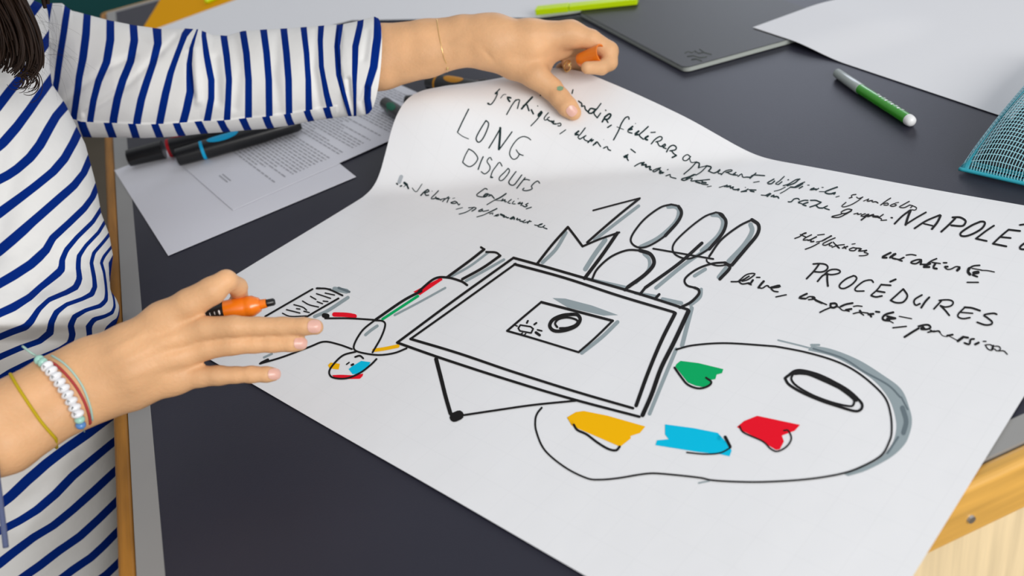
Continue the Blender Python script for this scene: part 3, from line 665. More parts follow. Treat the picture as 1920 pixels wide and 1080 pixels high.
# ------------------------------------------------------------------ pens and markers
def lathe(name, p0, p1, prof, m, root, seg=24):
    """prof: list of (fraction 0-1 along p0-p1, radius)"""
    p0, p1 = Vector(p0), Vector(p1); t = (p1 - p0); L = t.length; t.normalize()
    up = Vector((0, 0, 1)); a = (up - t * up.dot(t)).normalized(); b = t.cross(a)
    V, Fc = [], []
    for fr, r in prof:
        for k in range(seg):
            an = 2 * math.pi * k / seg; V.append(tuple(p0 + t * fr * L + (a * math.cos(an) + b * math.sin(an)) * max(r, 1e-5)))
    for i in range(len(prof) - 1):
        for k in range(seg):
            k2 = (k + 1) % seg; Fc.append((i * seg + k, (i + 1) * seg + k, (i + 1) * seg + k2, i * seg + k2))
    Fc.append(tuple(range(seg))); Fc.append(tuple((len(prof) - 1) * seg + k for k in range(seg - 1, -1, -1)))
    o = part(name, V, Fc, m, root)
    me = o.data; me.set_sharp_from_angle(angle=math.radians(40)) if hasattr(me, 'set_sharp_from_angle') else None
    return o
def oval_label(p0, p1, r, f0, f1, wid, m, root, roll=0.0, name='colour_oval'):
    p0, p1 = Vector(p0), Vector(p1); t = (p1 - p0); L = t.length; t.normalize()
    up = Vector((0, 0, 1)); a = (up - t * up.dot(t)).normalized(); b = t.cross(a)
    V, Fc = [], []; n, mm = 12, 10; c = (f0 + f1) / 2 * L; h = (f1 - f0) / 2 * L
    for i in range(n + 1):
        u = -1 + 2 * i / n; w_ = math.sqrt(max(0, 1 - u * u)) * wid
        for k in range(mm + 1):
            an = roll + w_ * (-1 + 2 * k / mm); V.append(tuple(p0 + t * (c + u * h) + (a * math.cos(an) + b * math.sin(an)) * (r + .0003)))
    for i in range(n):
        for k in range(mm): q = i * (mm + 1) + k; Fc.append((q, q + 1, q + mm + 2, q + mm + 1))
    return part(name, V, Fc, m, root)
def big_marker(label, px0, px1, r, colm, length, z0=TZ, ring=0.30, oval=(0.36, 0.60), roll=0.0, group='black poster markers'):
    """black poster marker, capped end at px0, pointing towards px1, lying on height z0"""
    zc = z0 + r + 0.0004
    p0 = onz(*px0, zc); p1 = onz(*px1, zc); d = (p1 - p0) / np.linalg.norm(p1 - p0); p1 = p0 + d * length
    root = empty('poster_marker', p0, label, 'marker', group)
    lathe('cap', p0, p0 + d * length * .3, [(0, r * .7), (.02, r * .88), (.1, r * .9), (.9, r * .98), (1, r * .98)], M['black'], root)
    lathe('colour_ring', p0 + d * length * ring, p0 + d * length * (ring + .025), [(0, r * .985), (1, r * .985)], M[colm], root)['label'] = 'coloured ring'
    lathe('barrel', p0 + d * length * (ring + .025), p1, [(0, r), (.62, r), (.72, r * .93), (.95, r * .9), (1, r * .7)], M['black'], root)
    oval_label(p0, p1, r, oval[0], oval[1], .55, M[colm], root, roll)['label'] = 'coloured oval'
    return root
big_marker('black marker with a red ring, nearest the table edge', (240, 297), (400, 257), .0118, 'redl', .150, TZ + .0013, ring=.34, roll=-.4)
big_marker('black marker with a cyan ring and oval, lying on the typed page', (331, 296), (505, 246), .0118, 'cyan', .155, TZ + .0024, ring=.20, oval=(.26, .52), roll=.25)
big_marker('black marker with a green oval beside the lifted sheet', (722, 193), (775, 233), .0085, 'greenl', .135, TZ + .0024, ring=.20, oval=(.16, .36), roll=.5)
big_marker('small black marker end peeking out behind the lifted sheet', (762, 190), (815, 190), .0085, 'greenl', .10, TZ + .0024, ring=.30, oval=(.4, .6), roll=.4)
big_marker('black marker with an amber ring and oval under the wrist', (806, 153), (905, 172), .0120, 'yellowl', .145, TZ, ring=.12, oval=(.22, .46), roll=.15)
pk = empty('slim_marker', onz(868, 166, TZ + .006), 'slim dusty pink pen with a dark end behind the lifted sheet', 'pen')
q0, q1, q2 = onz(862, 164, TZ + .0075), onz(898, 159, TZ + .0075), onz(914, 157, TZ + .0075)
lathe('barrel', q0, q1, [(0, .005), (.05, .006), (1, .006)], M['pinkpen'], pk)
lathe('cap', q1, q2, [(0, .0068), (.9, .0068), (1, .005)], M['black'], pk)

gp = empty('felt_pen', onz(1640, 185), 'green felt pen with a smoky cap, lying alone on the slate table', 'pen')
g0, g1, g2, g3 = onz(1568, 136, TZ + .0056), onz(1613, 167, TZ + .0056), onz(1703, 224, TZ + .0056), onz(1712, 230, TZ + .0056)
lathe('cap', g0, g1, [(0, .0035), (.04, .005), (.9, .0056), (1, .0056)], M['pen_cap'], gp)['label'] = 'smoky grey cap'
lathe('barrel', g1, g2, [(0, .0052), (1, .0054)], M['pen_green'], gp)['label'] = 'green barrel'
lathe('end_plug', g2, g3, [(0, .0056), (.35, .0056), (.7, .0050), (.9, .0035), (1, .001)], M['pen_tip'], gp)['label'] = 'white rounded end'
V, Fc = [], []
gd = (g2 - g1); gl = np.linalg.norm(gd); gd /= gl
for i in range(9):                                   # white lettering specks on the barrel
    f_ = .35 + i * .062
    oval_label(g1, g2, .00535, f_, f_ + .03, .28, M['pen_tip'], gp, -.05 if i % 2 else -.35, 'white_lettering')

hl = empty('highlighter', onz(1100, 18), 'long flat lime-yellow highlighter beside the black notebook', 'highlighter')
h0, h1 = onz(1006, 22, TZ + .0105), onz(1196, 2, TZ + .0105); hd = (h1 - h0) / np.linalg.norm(h1 - h0); hn = np.array([-hd[1], hd[0], 0]); hn /= np.linalg.norm(hn)
def hbox(name, f0, f1, w_, z0, z1, m):
    L = np.linalg.norm(h1 - h0); c = [h0 + hd * L * f for f in (f0, f1)]
    v = [tuple((c[i] + hn * s * w_)[:2]) + (z,) for z in (z0, z1) for i, s in ((0, -1), (1, -1), (1, 1), (0, 1))]
    f = [(3, 2, 1, 0), (4, 5, 6, 7)] + [(a, (a + 1) % 4, (a + 1) % 4 + 4, a + 4) for a in range(4)]
    return bevel(part(name, v, f, m, hl, False), .0012, 3)
hbox('cap', 0, .33, .0085, TZ + .0075, TZ + .0165, M['lime']); hbox('barrel', .335, 1, .0082, TZ + .0078, TZ + .0160, M['lime'])
lm = empty('highlighter', onz(408, -2), 'lime highlighter end on the orange card at the top edge', 'highlighter')
l0, l1 = onz(385, 2, TZ + .007), onz(440, -22, TZ + .007)
lathe('barrel', l0, l1, [(0, .004), (.05, .006), (1, .006)], M['lime'], lm)
lathe('cap', l1, l1 + (l1 - l0) * .5, [(0, .0066), (.9, .0066), (1, .004)], M['lime'], lm)

# ------------------------------------------------------------------ turquoise net pouch
po = empty('net_pouch', onz(1800, 322), 'turquoise net pouch at the right edge, bulging with dark contents', 'pouch')
k0, k1, k2, k3 = onz(1798, 323)[:2], onz(2010, 372)[:2], onz(2230, 130)[:2], onz(1985, 130)[:2]
def pouch_pt(u, v, side):
    q = k0 * (1 - u) * (1 - v) + k1 * u * (1 - v) + k2 * u * v + k3 * (1 - u) * v
    pinch = math.sin(math.pi * min(max(u, 0), 1)) * .004
    h = (4 * u * (1 - u)) ** .45 * (4 * v * (1 - v)) ** .42
    h = h * (0.030 + .006 * math.sin(6 * u + 3 * v)) if side else h * -.001
    edge = .0035 + .018 * v * (1 - u)
    return np.array([q[0], q[1] , TZ + edge + h + (0 if side else 0)])
nu, nv = 38, 48
def pouch_surface(name, side, m):
    V = [pouch_pt(i / nu, j / nv, side) for i in range(nu + 1) for j in range(nv + 1)]
    Fc = [(i * (nv + 1) + j, (i + 1) * (nv + 1) + j, (i + 1) * (nv + 1) + j + 1, i * (nv + 1) + j + 1) for i in range(nu) for j in range(nv)]
    o = part(name, V, Fc, m, po)
    wm = o.modifiers.new('wire', 'WIREFRAME'); wm.thickness = .0008; wm.use_replace = True; wm.use_boundary = True
    return o
pouch_surface('net_front', True, M['netlight'])['label'] = 'open square mesh'
pouch_surface('net_back', False, M['net'])
V = []; Fc = []
a_, b_ = 14, 14
for s in (1, 0):
    for i in range(a_ + 1):
        for j in range(b_ + 1):
            u, v_ = .07 + .86 * i / a_, .07 + .86 * j / b_
            p_ = pouch_pt(u, v_, True); z_ = TZ + .004 + (p_[2] - TZ - .004) * (.62 if s else .1) * (max(0, 1 - (2 * i / a_ - 1) ** 6) * max(0, 1 - (2 * j / b_ - 1) ** 6)) ** .5
            V.append((p_[0], p_[1], z_))
n_ = (a_ + 1) * (b_ + 1)
for i in range(a_):
    for j in range(b_):
        q = i * (b_ + 1) + j; Fc.append((q, q + b_ + 1, q + b_ + 2, q + 1)); Fc.append((q + n_ + 1, q + n_ + b_ + 2, q + n_ + b_ + 1, q + n_))
part('dark_contents', V, Fc, M['netin'], po)
bd = [pouch_pt(u, 0, True) for u in np.linspace(0, 1, 30)]
v, f = tube_vf(bd, .0018, 8); part('binding', v, f, M['net'], po)
bd = [pouch_pt(0, v_, True) for v_ in np.linspace(0, 1, 40)]
V = []; Fc = []
for i, b in enumerate(bd):                           # broad flat hem along the left edge
    iv = pouch_pt(.085 + .11 * (i / 39), i / 39, True); V += [tuple(b + np.array([0, 0, .0010])), tuple(iv + np.array([0, 0, .0016])), tuple(b - np.array([0, 0, .0006])), tuple(iv + np.array([0, 0, .0006]))]
for i in range(39):
    q = 4 * i; Fc += [(q, q + 1, q + 5, q + 4), (q + 3, q + 2, q + 6, q + 7), (q + 1, q + 3, q + 7, q + 5), (q + 2, q, q + 4, q + 6)]
M['hem'] = mat('sheer_turquoise_hem', (0.02, 0.36, 0.46), 0.4, 0.5, alpha=0.66)
part('hem', V, Fc, M['hem'], po)['label'] = 'solid turquoise hem'
# ------------------------------------------------------------------ the person
person_root_loc = P(-115, 700, 0.97)

def seg_sdf(Pn, a, b, r0, r1):
    ab = b - a; L2 = float(ab @ ab) + 1e-12
    t = np.clip(((Pn - a) @ ab) / L2, 0, 1)
    return np.linalg.norm(Pn - (a + t[:, None] * ab), axis=1) - (r0 + (r1 - r0) * t)
def smin(a, b, k):
    h = np.clip(0.5 + 0.5 * (b - a) / k, 0, 1)
    return b * (1 - h) + a * h - k * h * (1 - h)
def J(x, y, d, rpx): return (P(x, y, d), rpx * d / F)
def chain(js, k=0.0015):
    return [(js[i][0], js[i + 1][0], js[i][1], js[i + 1][1]) for i in range(len(js) - 1)]

# right hand (the nearer one), reaching over the sheet with an orange marker
rw = .655
R_fore = []
for off in (-1, 1):                                  # forearm a little wider than thick
    R_fore += chain([J(-430 - off * 10, 960 + off * 14, .60, 74), J(-160 - off * 10, 870 + off * 16, .61, 68), J(0 + off * 12, 806 + off * 20, .625, 62), J(112 + off * 13, 741 + off * 20, .647, 52), J(178 + off * 9, 708 + off * 26, .655, 49)])
R_palm = (chain([J(150, 712, rw, 48), J(235, 655, rw, 44), J(305, 602, rw, 33)]) + chain([J(160, 722, rw - .003, 50), J(245, 678, rw - .004, 42), J(322, 634, rw - .002, 31)])
          + chain([J(165, 738, rw, 44), J(250, 706, rw - .001, 40), J(328, 673, rw, 30)]) + chain([J(170, 744, rw + .004, 38), J(250, 733, rw + .005, 33), J(326, 712, rw + .005, 27)])
          + chain([J(200, 700, rw + .012, 44), J(290, 672, rw + .012, 40)]))
R_index = chain([J(305, 600, rw, 32), J(355, 570, rw - .003, 29), J(398, 545, rw - .003, 26), J(424, 526, rw - .001, 20), J(446, 538, rw + .016, 17.5), J(450, 560, rw + .040, 15.5), J(440, 580, rw + .052, 13.5)])
R_mid = chain([J(322, 634, rw, 29), J(385, 616, rw - .004, 22.5), J(438, 612, rw - .004, 20.5), J(485, 612, rw - .002, 17.5), J(530, 612, rw, 17.6), J(570, 612, rw, 16.5), J(592, 613, rw + .001, 15)])
R_ring = chain([J(328, 672, rw + .002, 28), J(388, 652, rw + .001, 22), J(436, 646, rw + .001, 20), J(478, 645, rw + .002, 17), J(512, 644, rw + .003, 17), J(546, 644, rw + .003, 15.5), J(563, 644, rw + .004, 14)])
R_pink = chain([J(326, 711, rw + .006, 26), J(375, 706, rw + .004, 20), J(411, 704, rw + .004, 18.5), J(442, 703, rw + .004, 15.5), J(472, 702, rw + .004, 15.8), J(500, 702, rw + .005, 14.5), J(513, 702, rw + .006, 13)])
R_thumb = chain([J(195, 690, rw + .010, 38), J(262, 640, rw + .028, 29), J(330, 605, rw + .036, 22), J(385, 592, rw + .038, 19), J(425, 584, rw + .037, 16)])
# left hand (the farther one), pinching the lifted sheet
def sheet_depth(x, y):
    r = hit_sheet(x, y); return depth_of(r[0])
dt = sheet_depth(1075, 205)
td = dt - 15 * dt / F - .002
L_fore = []
for off in (-1, 1):
    L_fore += chain([J(60, 125 + off * 10, 1.090, 36), J(150, 135 + off * 10, 1.078, 44), J(240, 150 + off * 10, 1.06, 54), J(420, 155 + off * 8, 1.045, 58), J(600, 128 + off * 8, 1.03, 54), J(715, 107 + off * 11, 1.015, 49), J(800, 91 + off * 11, 1.01, 42), J(868, 77 + off * 12, 1.005, 35), J(925, 76 + off * 14, 1.0, 35)])
L_palm = (chain([J(915, 72, 1.0, 38), J(995, 70, .998, 32), J(1070, 64, 1.0, 24)]) + chain([J(925, 88, 1.005, 40), J(1000, 92, 1.008, 38), J(1052, 84, 1.02, 27)])
          + chain([J(915, 96, 1.01, 30), J(965, 112, 1.012, 30), J(1010, 124, 1.018, 24)]) + chain([J(930, 80, 1.02, 36), J(1010, 84, 1.03, 32), J(1058, 84, 1.04, 24)]))
L_index = chain([J(1070, 64, 1.0, 24), J(1108, 74, .998, 18.5), J(1141, 96, 1.0, 18.5), J(1142, 117, .998, 16), J(1128, 127, .988, 13.5), J(1101, 127, .980, 12)])
L_mid = chain([J(1060, 80, 1.03, 24), J(1098, 98, 1.05, 17), J(1104, 117, 1.055, 14), J(1086, 124, 1.045, 12), J(1064, 120, 1.035, 11)])
L_ring = chain([J(1050, 84, 1.045, 23), J(1088, 104, 1.075, 16), J(1090, 120, 1.08, 13), J(1066, 128, 1.075, 11.5)])
L_pink = chain([J(1040, 88, 1.06, 20), J(1072, 108, 1.09, 14), J(1072, 122, 1.095, 11.5), J(1052, 128, 1.09, 10)])
L_thumb = chain([J(925, 98, 1.008, 24), J(965, 122, 1.008, 25), J(1005, 142, (1.008 + td) / 2, 24.5), J(1034, 166, td * .4 + 1.008 * .6, 20), J(1050, 184, td * .8 + 1.008 * .2, 18.5), J(1064, 200, td, 18), J(1075, 211, td, 15)])
# torso, neck, head inside the clothes
T_body = (chain([J(-260, 330, .90, 120), J(-230, 950, .97, 150)]) + chain([J(-50, 150, .97, 56), J(30, 420, .93, 110), J(70, 900, 1.01, 110)])
          + chain([J(-115, 0, .93, 100), J(-115, 500, .93, 150), J(-100, 1000, 1.0, 150)]) + chain([J(-60, 130, 1.0, 52), J(60, 128, 1.09, 34)])
          + chain([J(-330, 400, .82, 100), J(-470, 700, .68, 95), J(-430, 950, .61, 92)]))
hc = P(-60, -290, .80)
fdir = np.array([.72, .30, -.62]); fdir /= np.linalg.norm(fdir)      # looks down at the sheet
hup = np.array([.62, .10, .78]); hup -= fdir * (hup @ fdir); hup /= np.linalg.norm(hup)
hrt = np.cross(fdir, hup)
def HD(r, u, f): return hc + hrt * r + hup * u + fdir * f
T_head = [(P(-115, 0, .93), P(-90, -170, .86), .055, .047), (P(-90, -170, .86), HD(0, -.02, -.02), .047, .06),
          (HD(0, .02, -.02), HD(0, -.005, .015), .082, .070), (HD(0, -.03, .02), HD(0, -.085, .045), .055, .028),
          (HD(0, .01, .083), HD(0, -.03, .10), .008, .011), (HD(.072, .0, -.01), HD(.076, -.03, -.005), .010, .008), (HD(-.072, .0, -.01), HD(-.076, -.03, -.005), .010, .008)]
GROUPS = [R_fore, R_palm, R_index, R_mid, R_ring, R_pink, R_thumb, L_fore, L_palm, L_index, L_mid, L_ring, L_pink, L_thumb, T_body, T_head]

def capsule_mesh(bm, a, b, r0, r1):
    for c, r in ((a, r0), (b, r1)):
        bmesh.ops.create_icosphere(bm, subdivisions=3, radius=r, matrix=Matrix.Translation(Vector(c)))
    d = Vector(b) - Vector(a); L = d.length
    if L > 1e-5:
        mt = Matrix.Translation((Vector(a) + Vector(b)) / 2) @ d.to_track_quat('Z', 'Y').to_matrix().to_4x4()
        bmesh.ops.create_cone(bm, cap_ends=True, segments=28, radius1=r0, radius2=r1, depth=L, matrix=mt)
bm = bmesh.new()
for g in GROUPS:
    for c in g: capsule_mesh(bm, *c)
me = bpy.data.meshes.new('person'); bm.to_mesh(me); bm.free()
raw = bpy.data.objects.new('person', me); COL.objects.link(raw)
rm = raw.modifiers.new('r', 'REMESH'); rm.mode = 'VOXEL'; rm.voxel_size = 0.0020
bpy.context.view_layer.update()
dg = bpy.context.evaluated_depsgraph_get()
ev = raw.evaluated_get(dg); nme = bpy.data.meshes.new_from_object(ev)
raw.modifiers.clear(); raw.data = nme; nme.name = 'person'
nV = len(nme.vertices); co = np.empty(nV * 3); nme.vertices.foreach_get('co', co); co = co.reshape(-1, 3)
KG = [.004, .007, .002, .002, .002, .002, .002, .006, .007, .002, .002, .002, .002, .003, .02, .012]
def gsd(g, k, Pn):
    s = None
    for c in g:
        d = seg_sdf(Pn, *c); s = d if s is None else smin(s, d, k)
    return s
def total(Pn, hand):
    if hand == 'R':
        base = smin(gsd(R_fore, .004, Pn), gsd(R_palm, .007, Pn), .012)
        fing = [gsd(g, .0022, Pn) for g in (R_index, R_mid, R_ring, R_pink)]
        th = gsd(R_thumb, .003, Pn)
    else:
        base = smin(gsd(L_fore, .005, Pn), gsd(L_palm, .008, Pn), .012)
        fing = [gsd(g, .0022, Pn) for g in (L_index, L_mid, L_ring, L_pink)]
        th = gsd(L_thumb, .004, Pn)
    f = fing[0]
    for q in fing[1:]: f = smin(f, q, .0012)
    return smin(smin(base, f, .007), th, .008)
for hand, cen, rad in (('R', P(240, 680, .65), .19), ('L', P(950, 100, 1.0), .20)):
    m = np.linalg.norm(co - cen, axis=1) < rad
    q = co[m]; dist = np.linalg.norm(q - cen, axis=1); wgt = np.clip((rad - dist) / .03, 0, 1)[:, None]
    for it in range(5):
        s = total(q, hand); e = .0004
        g = np.stack([total(q + np.array(v) * e, hand) - s for v in ((1, 0, 0), (0, 1, 0), (0, 0, 1))], 1) / e
        g /= (np.linalg.norm(g, axis=1)[:, None] + 1e-9)
        q = q - g * np.clip(s, -.004, .004)[:, None] * .8 * wgt
    # knuckle creases, tendons
    def dent(q, g, px, py, d, depth, sx, sy, ang=0.0):
        rel = q - P(px, py, d)
        u = (rel @ R2) * F / d; v = -(rel @ U2) * F / d
        c, s_ = math.cos(ang), math.sin(ang); a, b = u * c + v * s_, -u * s_ + v * c
        front = (g @ FW) < 0.2
        return q - g * (depth * np.exp(-(a / sx) ** 2 - (b / sy) ** 2) * front)[:, None]
    if hand == 'R':
        for (x, y, dx) in ((438, 612, 0), (437, 646, 0), (411, 704, 0)):
            for o, am in ((-6, .0006), (0, .0008), (6, .0006)): q = dent(q, g, x + o, y, rw, am, 2.2, 15)
            q = dent(q, g, x, y, rw, -.0008, 16, 12)
        for (x, y) in ((532, 612), (513, 644), (473, 702)):
            for o in (-3, 3): q = dent(q, g, x + o, y, rw, .0005, 1.8, 13)
        for (x0, y0, x1, y1) in ((215, 668, 300, 612), (225, 690, 312, 645), (230, 712, 318, 680)):
            mx, my = (x0 + x1) / 2, (y0 + y1) / 2; an = math.atan2(y1 - y0, x1 - x0)
            q = dent(q, g, mx, my, rw, -.0009, 50, 7, an)
        for (x, y) in ((312, 622), (322, 655), (325, 694)): q = dent(q, g, x + 12, y, rw, .0016, 26, 6, -.25)
    else:
        q = dent(q, g, 1052, 182, td, .0006, 2, 14, -.7); q = dent(q, g, 1048, 177, td, .0006, 2, 14, -.7); q = dent(q, g, 1012, 100, 1.0, -.0012, 50, 9, -.5)
        q = dent(q, g, 917, 112, 1.0, .0014, 16, 3.5, .8)
    co[m] = q
def keep_off_table(A, gap):
    A = np.array(A); n0 = 0
    m_ = (A[:, 0] > XL - gap) & (A[:, 0] < XL + .12) & (A[:, 2] < TZ + gap) & (A[:, 2] > TZ - .046) & (A[:, 1] > YN) & (A[:, 1] < YF)
    up = m_ & (A[:, 2] > TZ - .012); A[up, 2] = TZ + gap
    dn = m_ & ~up; A[dn, 0] = XL - gap
    print('kept off table', m_.sum(), up.sum()); return A
co = keep_off_table(co, .003)
nme.vertices.foreach_set('co', co.ravel()); nme.update()
nme.polygons.foreach_set('use_smooth', [True] * len(nme.polygons))
nme.materials.clear(); nme.materials.append(M['skin'])
sm = raw.modifiers.new('smooth', 'SMOOTH'); sm.factor = .5; sm.iterations = 2
person = thing(raw, 'woman in a blue and white striped top leaning over the table, lifting the sheet', 'person')
bpy.context.view_layer.update()
BB = BVHTree.FromPolygons([tuple(v) for v in co], [tuple(p.vertices) for p in nme.polygons])
def on_body(x, y, eps=0.0):
    r = BB.ray_cast(Vector(CAM), Vector(ray(x, y)))
    if r[0] is None: return None, None
    n = r[1]
    if n.dot(Vector(ray(x, y))) > 0: n = -n
    return r[0] + n * eps, n
def pchild(name, V, Fc, m, smooth=True, label=None):
    o = mesh_obj(name, V, Fc, m, None, smooth); o.parent = person
    if label: o['label'] = label
    return o
# nails
def nail(cx, cy, rx, ry, ang):
    V, Fc = [], []; n, mr = 18, 4
    c, s = math.cos(ang), math.sin(ang)
    def pt(a, k):
        e = 2.8; ca, sa = math.cos(a), math.sin(a)
        rr_ = (abs(ca) ** e + abs(sa) ** e) ** (-1 / e) * k
        u, v = rx * rr_ * ca, ry * rr_ * sa
        return on_body(cx + u * c - v * s, cy + u * s + v * c, .00045 + .00035 * (1 - k * k))
    p0, _ = on_body(cx, cy, .0009)
    if p0 is None: return
    V.append(p0); last = p0
    for k in range(1, mr + 1):
        for i in range(n):
            p_, _ = pt(2 * math.pi * i / n, k / mr)
            if p_ is None: p_ = last
            V.append(p_); last = p_
    for i in range(n): Fc.append((0, 1 + i, 1 + (i + 1) % n))
    for k in range(mr - 1):
        for i in range(n):
            a, b = 1 + k * n + i, 1 + k * n + (i + 1) % n; Fc.append((a, a + n, b + n, b))
    pchild('fingernail', V, Fc, M['nail'])
nail(589, 612, 12.5, 11.5, 0); nail(563, 643.5, 12, 10.5, 0); nail(514, 701.5, 11.5, 10, 0); nail(1072, 208, 10, 9.5, .85)
# small green ink spot on the left thumb
p_, n_ = on_body(1050, 166, .0003)
V = [p_]; Fc = []
for i in range(12):
    q_, _ = on_body(1050 + 6.0 * math.cos(i * math.pi / 6) * (1 + .2 * math.sin(3 * i)), 166 + 4.5 * math.sin(i * math.pi / 6), .0003); V.append(q_ or p_)
Fc = [(0, 1 + i, 1 + (i + 1) % 12) for i in range(12)]
pchild('green_ink_spot', V, Fc, M['tattoo'])

# ------------------------------------------------------------------ striped top
def phase_field(lines):
    Ls = [np.asarray(l, float) for l in lines]
    def side_dist(pts, L):
        best = np.full(len(pts), 1e9); sgn = np.ones(len(pts))
        n = len(L) - 1
        for i in range(n):
            a, b = L[i], L[i + 1]; ab = b - a; t = ((pts - a) @ ab) / (ab @ ab)
            if i == 0: tc = np.minimum(t, 1)
            elif i == n - 1: tc = np.maximum(t, 0)
            else: tc = np.clip(t, 0, 1)
            if n == 1: tc = t
            d = np.linalg.norm(pts - (a + tc[:, None] * ab), axis=1)
            cr = ab[0] * (pts[:, 1] - a[1]) - ab[1] * (pts[:, 0] - a[0])
            m = d < best - 1e-9; best[m] = d[m]; sgn[m] = np.sign(cr[m])
        return best, sgn
    def f(pts):
        D = []; S = []
        for L in Ls:
            d, s = side_dist(pts, L); D.append(d); S.append(s)
        D = np.array(D); S = np.array(S); n = len(Ls)
        # index of the last line the point is beyond
        beyond = S < 0
        D = np.maximum(D, 1e-6)
        ph = np.zeros(len(pts)); cnt = np.zeros(len(pts), int)
        run = np.ones(len(pts), bool)
        for k in range(n):
            run = run & beyond[k]; cnt += run
        idx = np.arange(len(pts)); c0 = np.clip(cnt - 1, 0, n - 1); c1 = np.clip(cnt, 0, n - 1)
        d0, d1 = D[c0, idx], D[c1, idx]
        ph = (cnt - 1) + d0 / (d0 + d1)
        lo = cnt == 0; ph[lo] = -d1[lo] / 55.0
        hi = cnt == n; ph[hi] = n - 1 + d0[hi] / 55.0
        return ph
    return f
TL = [
 [(130, 20), (100, 60), (70, 105), (45, 140), (18, 172), (-5, 202), (-60, 260)],
 [(150, 80), (110, 130), (90, 157), (75, 178), (55, 207), (32, 237), (5, 268), (-25, 292), (-80, 330)],
 [(165, 140), (121, 200), (105, 218), (92, 240), (75, 272), (57, 296), (32, 318), (15, 329), (0, 336), (-80, 375)],
 [(185, 200), (150, 243), (139, 268), (122, 297), (100, 322), (70, 346), (37, 371), (0, 399), (-80, 450)],
 [(205, 240), (172, 290), (158, 325), (140, 347), (112, 371), (75, 404), (37, 437), (0, 470), (-80, 530)],
 [(215, 300), (184, 345), (175, 370), (160, 391), (130, 420), (100, 447), (88, 470), (58, 497), (25, 517), (0, 531), (-80, 580)],
 [(220, 350), (190, 392), (175, 416), (145, 445), (125, 469), (117, 487), (117, 505), (98, 522), (78, 539), (57, 559), (25, 577), (0, 588), (-80, 630)],
 [(225, 380), (196, 417), (185, 436), (162, 460), (148, 480), (147, 502), (150, 522), (143, 540), (125, 550), (92, 562), (72, 580), (60, 600), (48, 614), (25, 622), (0, 632), (-80, 665)],
 [(230, 405), (204, 441), (192, 456), (176, 474), (172, 493), (177, 520), (179, 538), (172, 552), (153, 561), (125, 570), (105, 585), (96, 605), (94, 624), (75, 640), (37, 653), (0, 669), (-80, 710)],
 [(235, 430), (209, 464), (196, 480), (190, 492), (196, 510), (199, 530), (201, 550), (200, 563), (188, 574), (160, 582), (140, 593), (133, 610), (137, 628), (133, 645), (112, 657), (87, 666), (50, 682), (20, 697), (0, 710), (-80, 755)],
 [(240, 450), (215, 476), (206, 494), (206, 515), (209, 545), (214, 560), (216, 575), (211, 587), (197, 593), (176, 598), (166, 612), (168, 632), (150, 660), (100, 692), (50, 725), (0, 758), (-80, 810)],
 [(250, 470), (228, 500), (222, 530), (223, 560), (225, 580), (222, 597), (212, 604), (202, 615), (198, 640), (170, 680), (100, 735), (0, 808), (-80, 860)],
 [(260, 640), (222, 690), (150, 745), (80, 800), (0, 868), (-80, 930)],
 [(260, 745), (207, 783), (165, 815), (125, 842), (87, 870), (50, 902), (20, 932), (0, 948), (-80, 1000)],
 [(255, 800), (211, 830), (175, 860), (137, 892), (105, 927), (70, 957), (37, 977), (7, 991), (-80, 1030)],
 [(255, 850), (212, 887), (175, 922), (137, 955), (100, 985), (62, 1007), (25, 1036), (0, 1057), (-80, 1110)],
 [(255, 905), (214, 945), (187, 972), (150, 1006), (112, 1032), (75, 1061), (50, 1078), (-80, 1170)],
 [(255, 965), (216, 1001), (195, 1023), (170, 1046), (137, 1068), (120, 1081), (-80, 1230)],
 [(258, 1020), (217, 1061), (200, 1077), (100, 1150), (-80, 1290)],
 [(258, 1075), (225, 1110), (100, 1210), (-80, 1350)]]
f_torso = phase_field(TL)
SL = [
 [(100, -30), (90, 20), (86, 45), (84, 80), (80, 130), (76, 250)],
 [(130, -30), (127, 10), (122, 40), (119, 60), (112, 100), (105, 150), (100, 175), (92, 260)],
 [(166, -30), (163, 27), (161, 62), (155, 112), (149, 145), (146, 175), (140, 215), (136, 270)],
 [(207, -30), (207, 35), (207, 75), (200, 117), (184, 152), (174, 188), (168, 225), (166, 280)],
 [(248, -30), (250, 47), (252, 75), (245, 115), (230, 150), (220, 185), (213, 222), (208, 280)],
 [(290, -30), (293, 54), (296, 82), (287, 120), (275, 155), (265, 187), (258, 222), (250, 280)],
 [(385, -20), (362, 53), (349, 67), (335, 100), (320, 137), (310, 175), (300, 227), (292, 280)],
 [(392, -20), (369, 58), (358, 90), (354, 120), (355, 140), (357, 172), (350, 205), (343, 230), (336, 280)],
 [(380, -30), (380, 67), (387, 105), (397, 150), (397, 185), (388, 232), (384, 290)],
 [(418, -30), (420, 70), (425, 105), (429, 150), (427, 190), (425, 228), (424, 290)],
 [(450, -30), (455, 58), (462, 100), (466, 150), (466, 225), (466, 290)],
 [(490, -30), (494, 55), (500, 100), (504, 150), (505, 222), (506, 290)],
 [(528, -30), (532, 55), (537, 100), (541, 150), (542, 212), (544, 290)],
 [(566, -30), (570, 54), (576, 100), (579, 150), (579, 205), (580, 290)],
 [(606, -30), (602, 47), (600, 75), (602, 125), (612, 175), (622, 212), (640, 290)],
 [(644, -30), (637, 47), (632, 87), (635, 140), (645, 175), (657, 212), (680, 290)],
 [(684, -30), (676, 47), (666, 87), (665, 140), (665, 175), (664, 212), (664, 290)],
 [(704, -30), (706, 40), (706, 70), (699, 125), (687, 162), (686, 185), (690, 212), (696, 290)]]
f_sleeve = phase_field(SL)
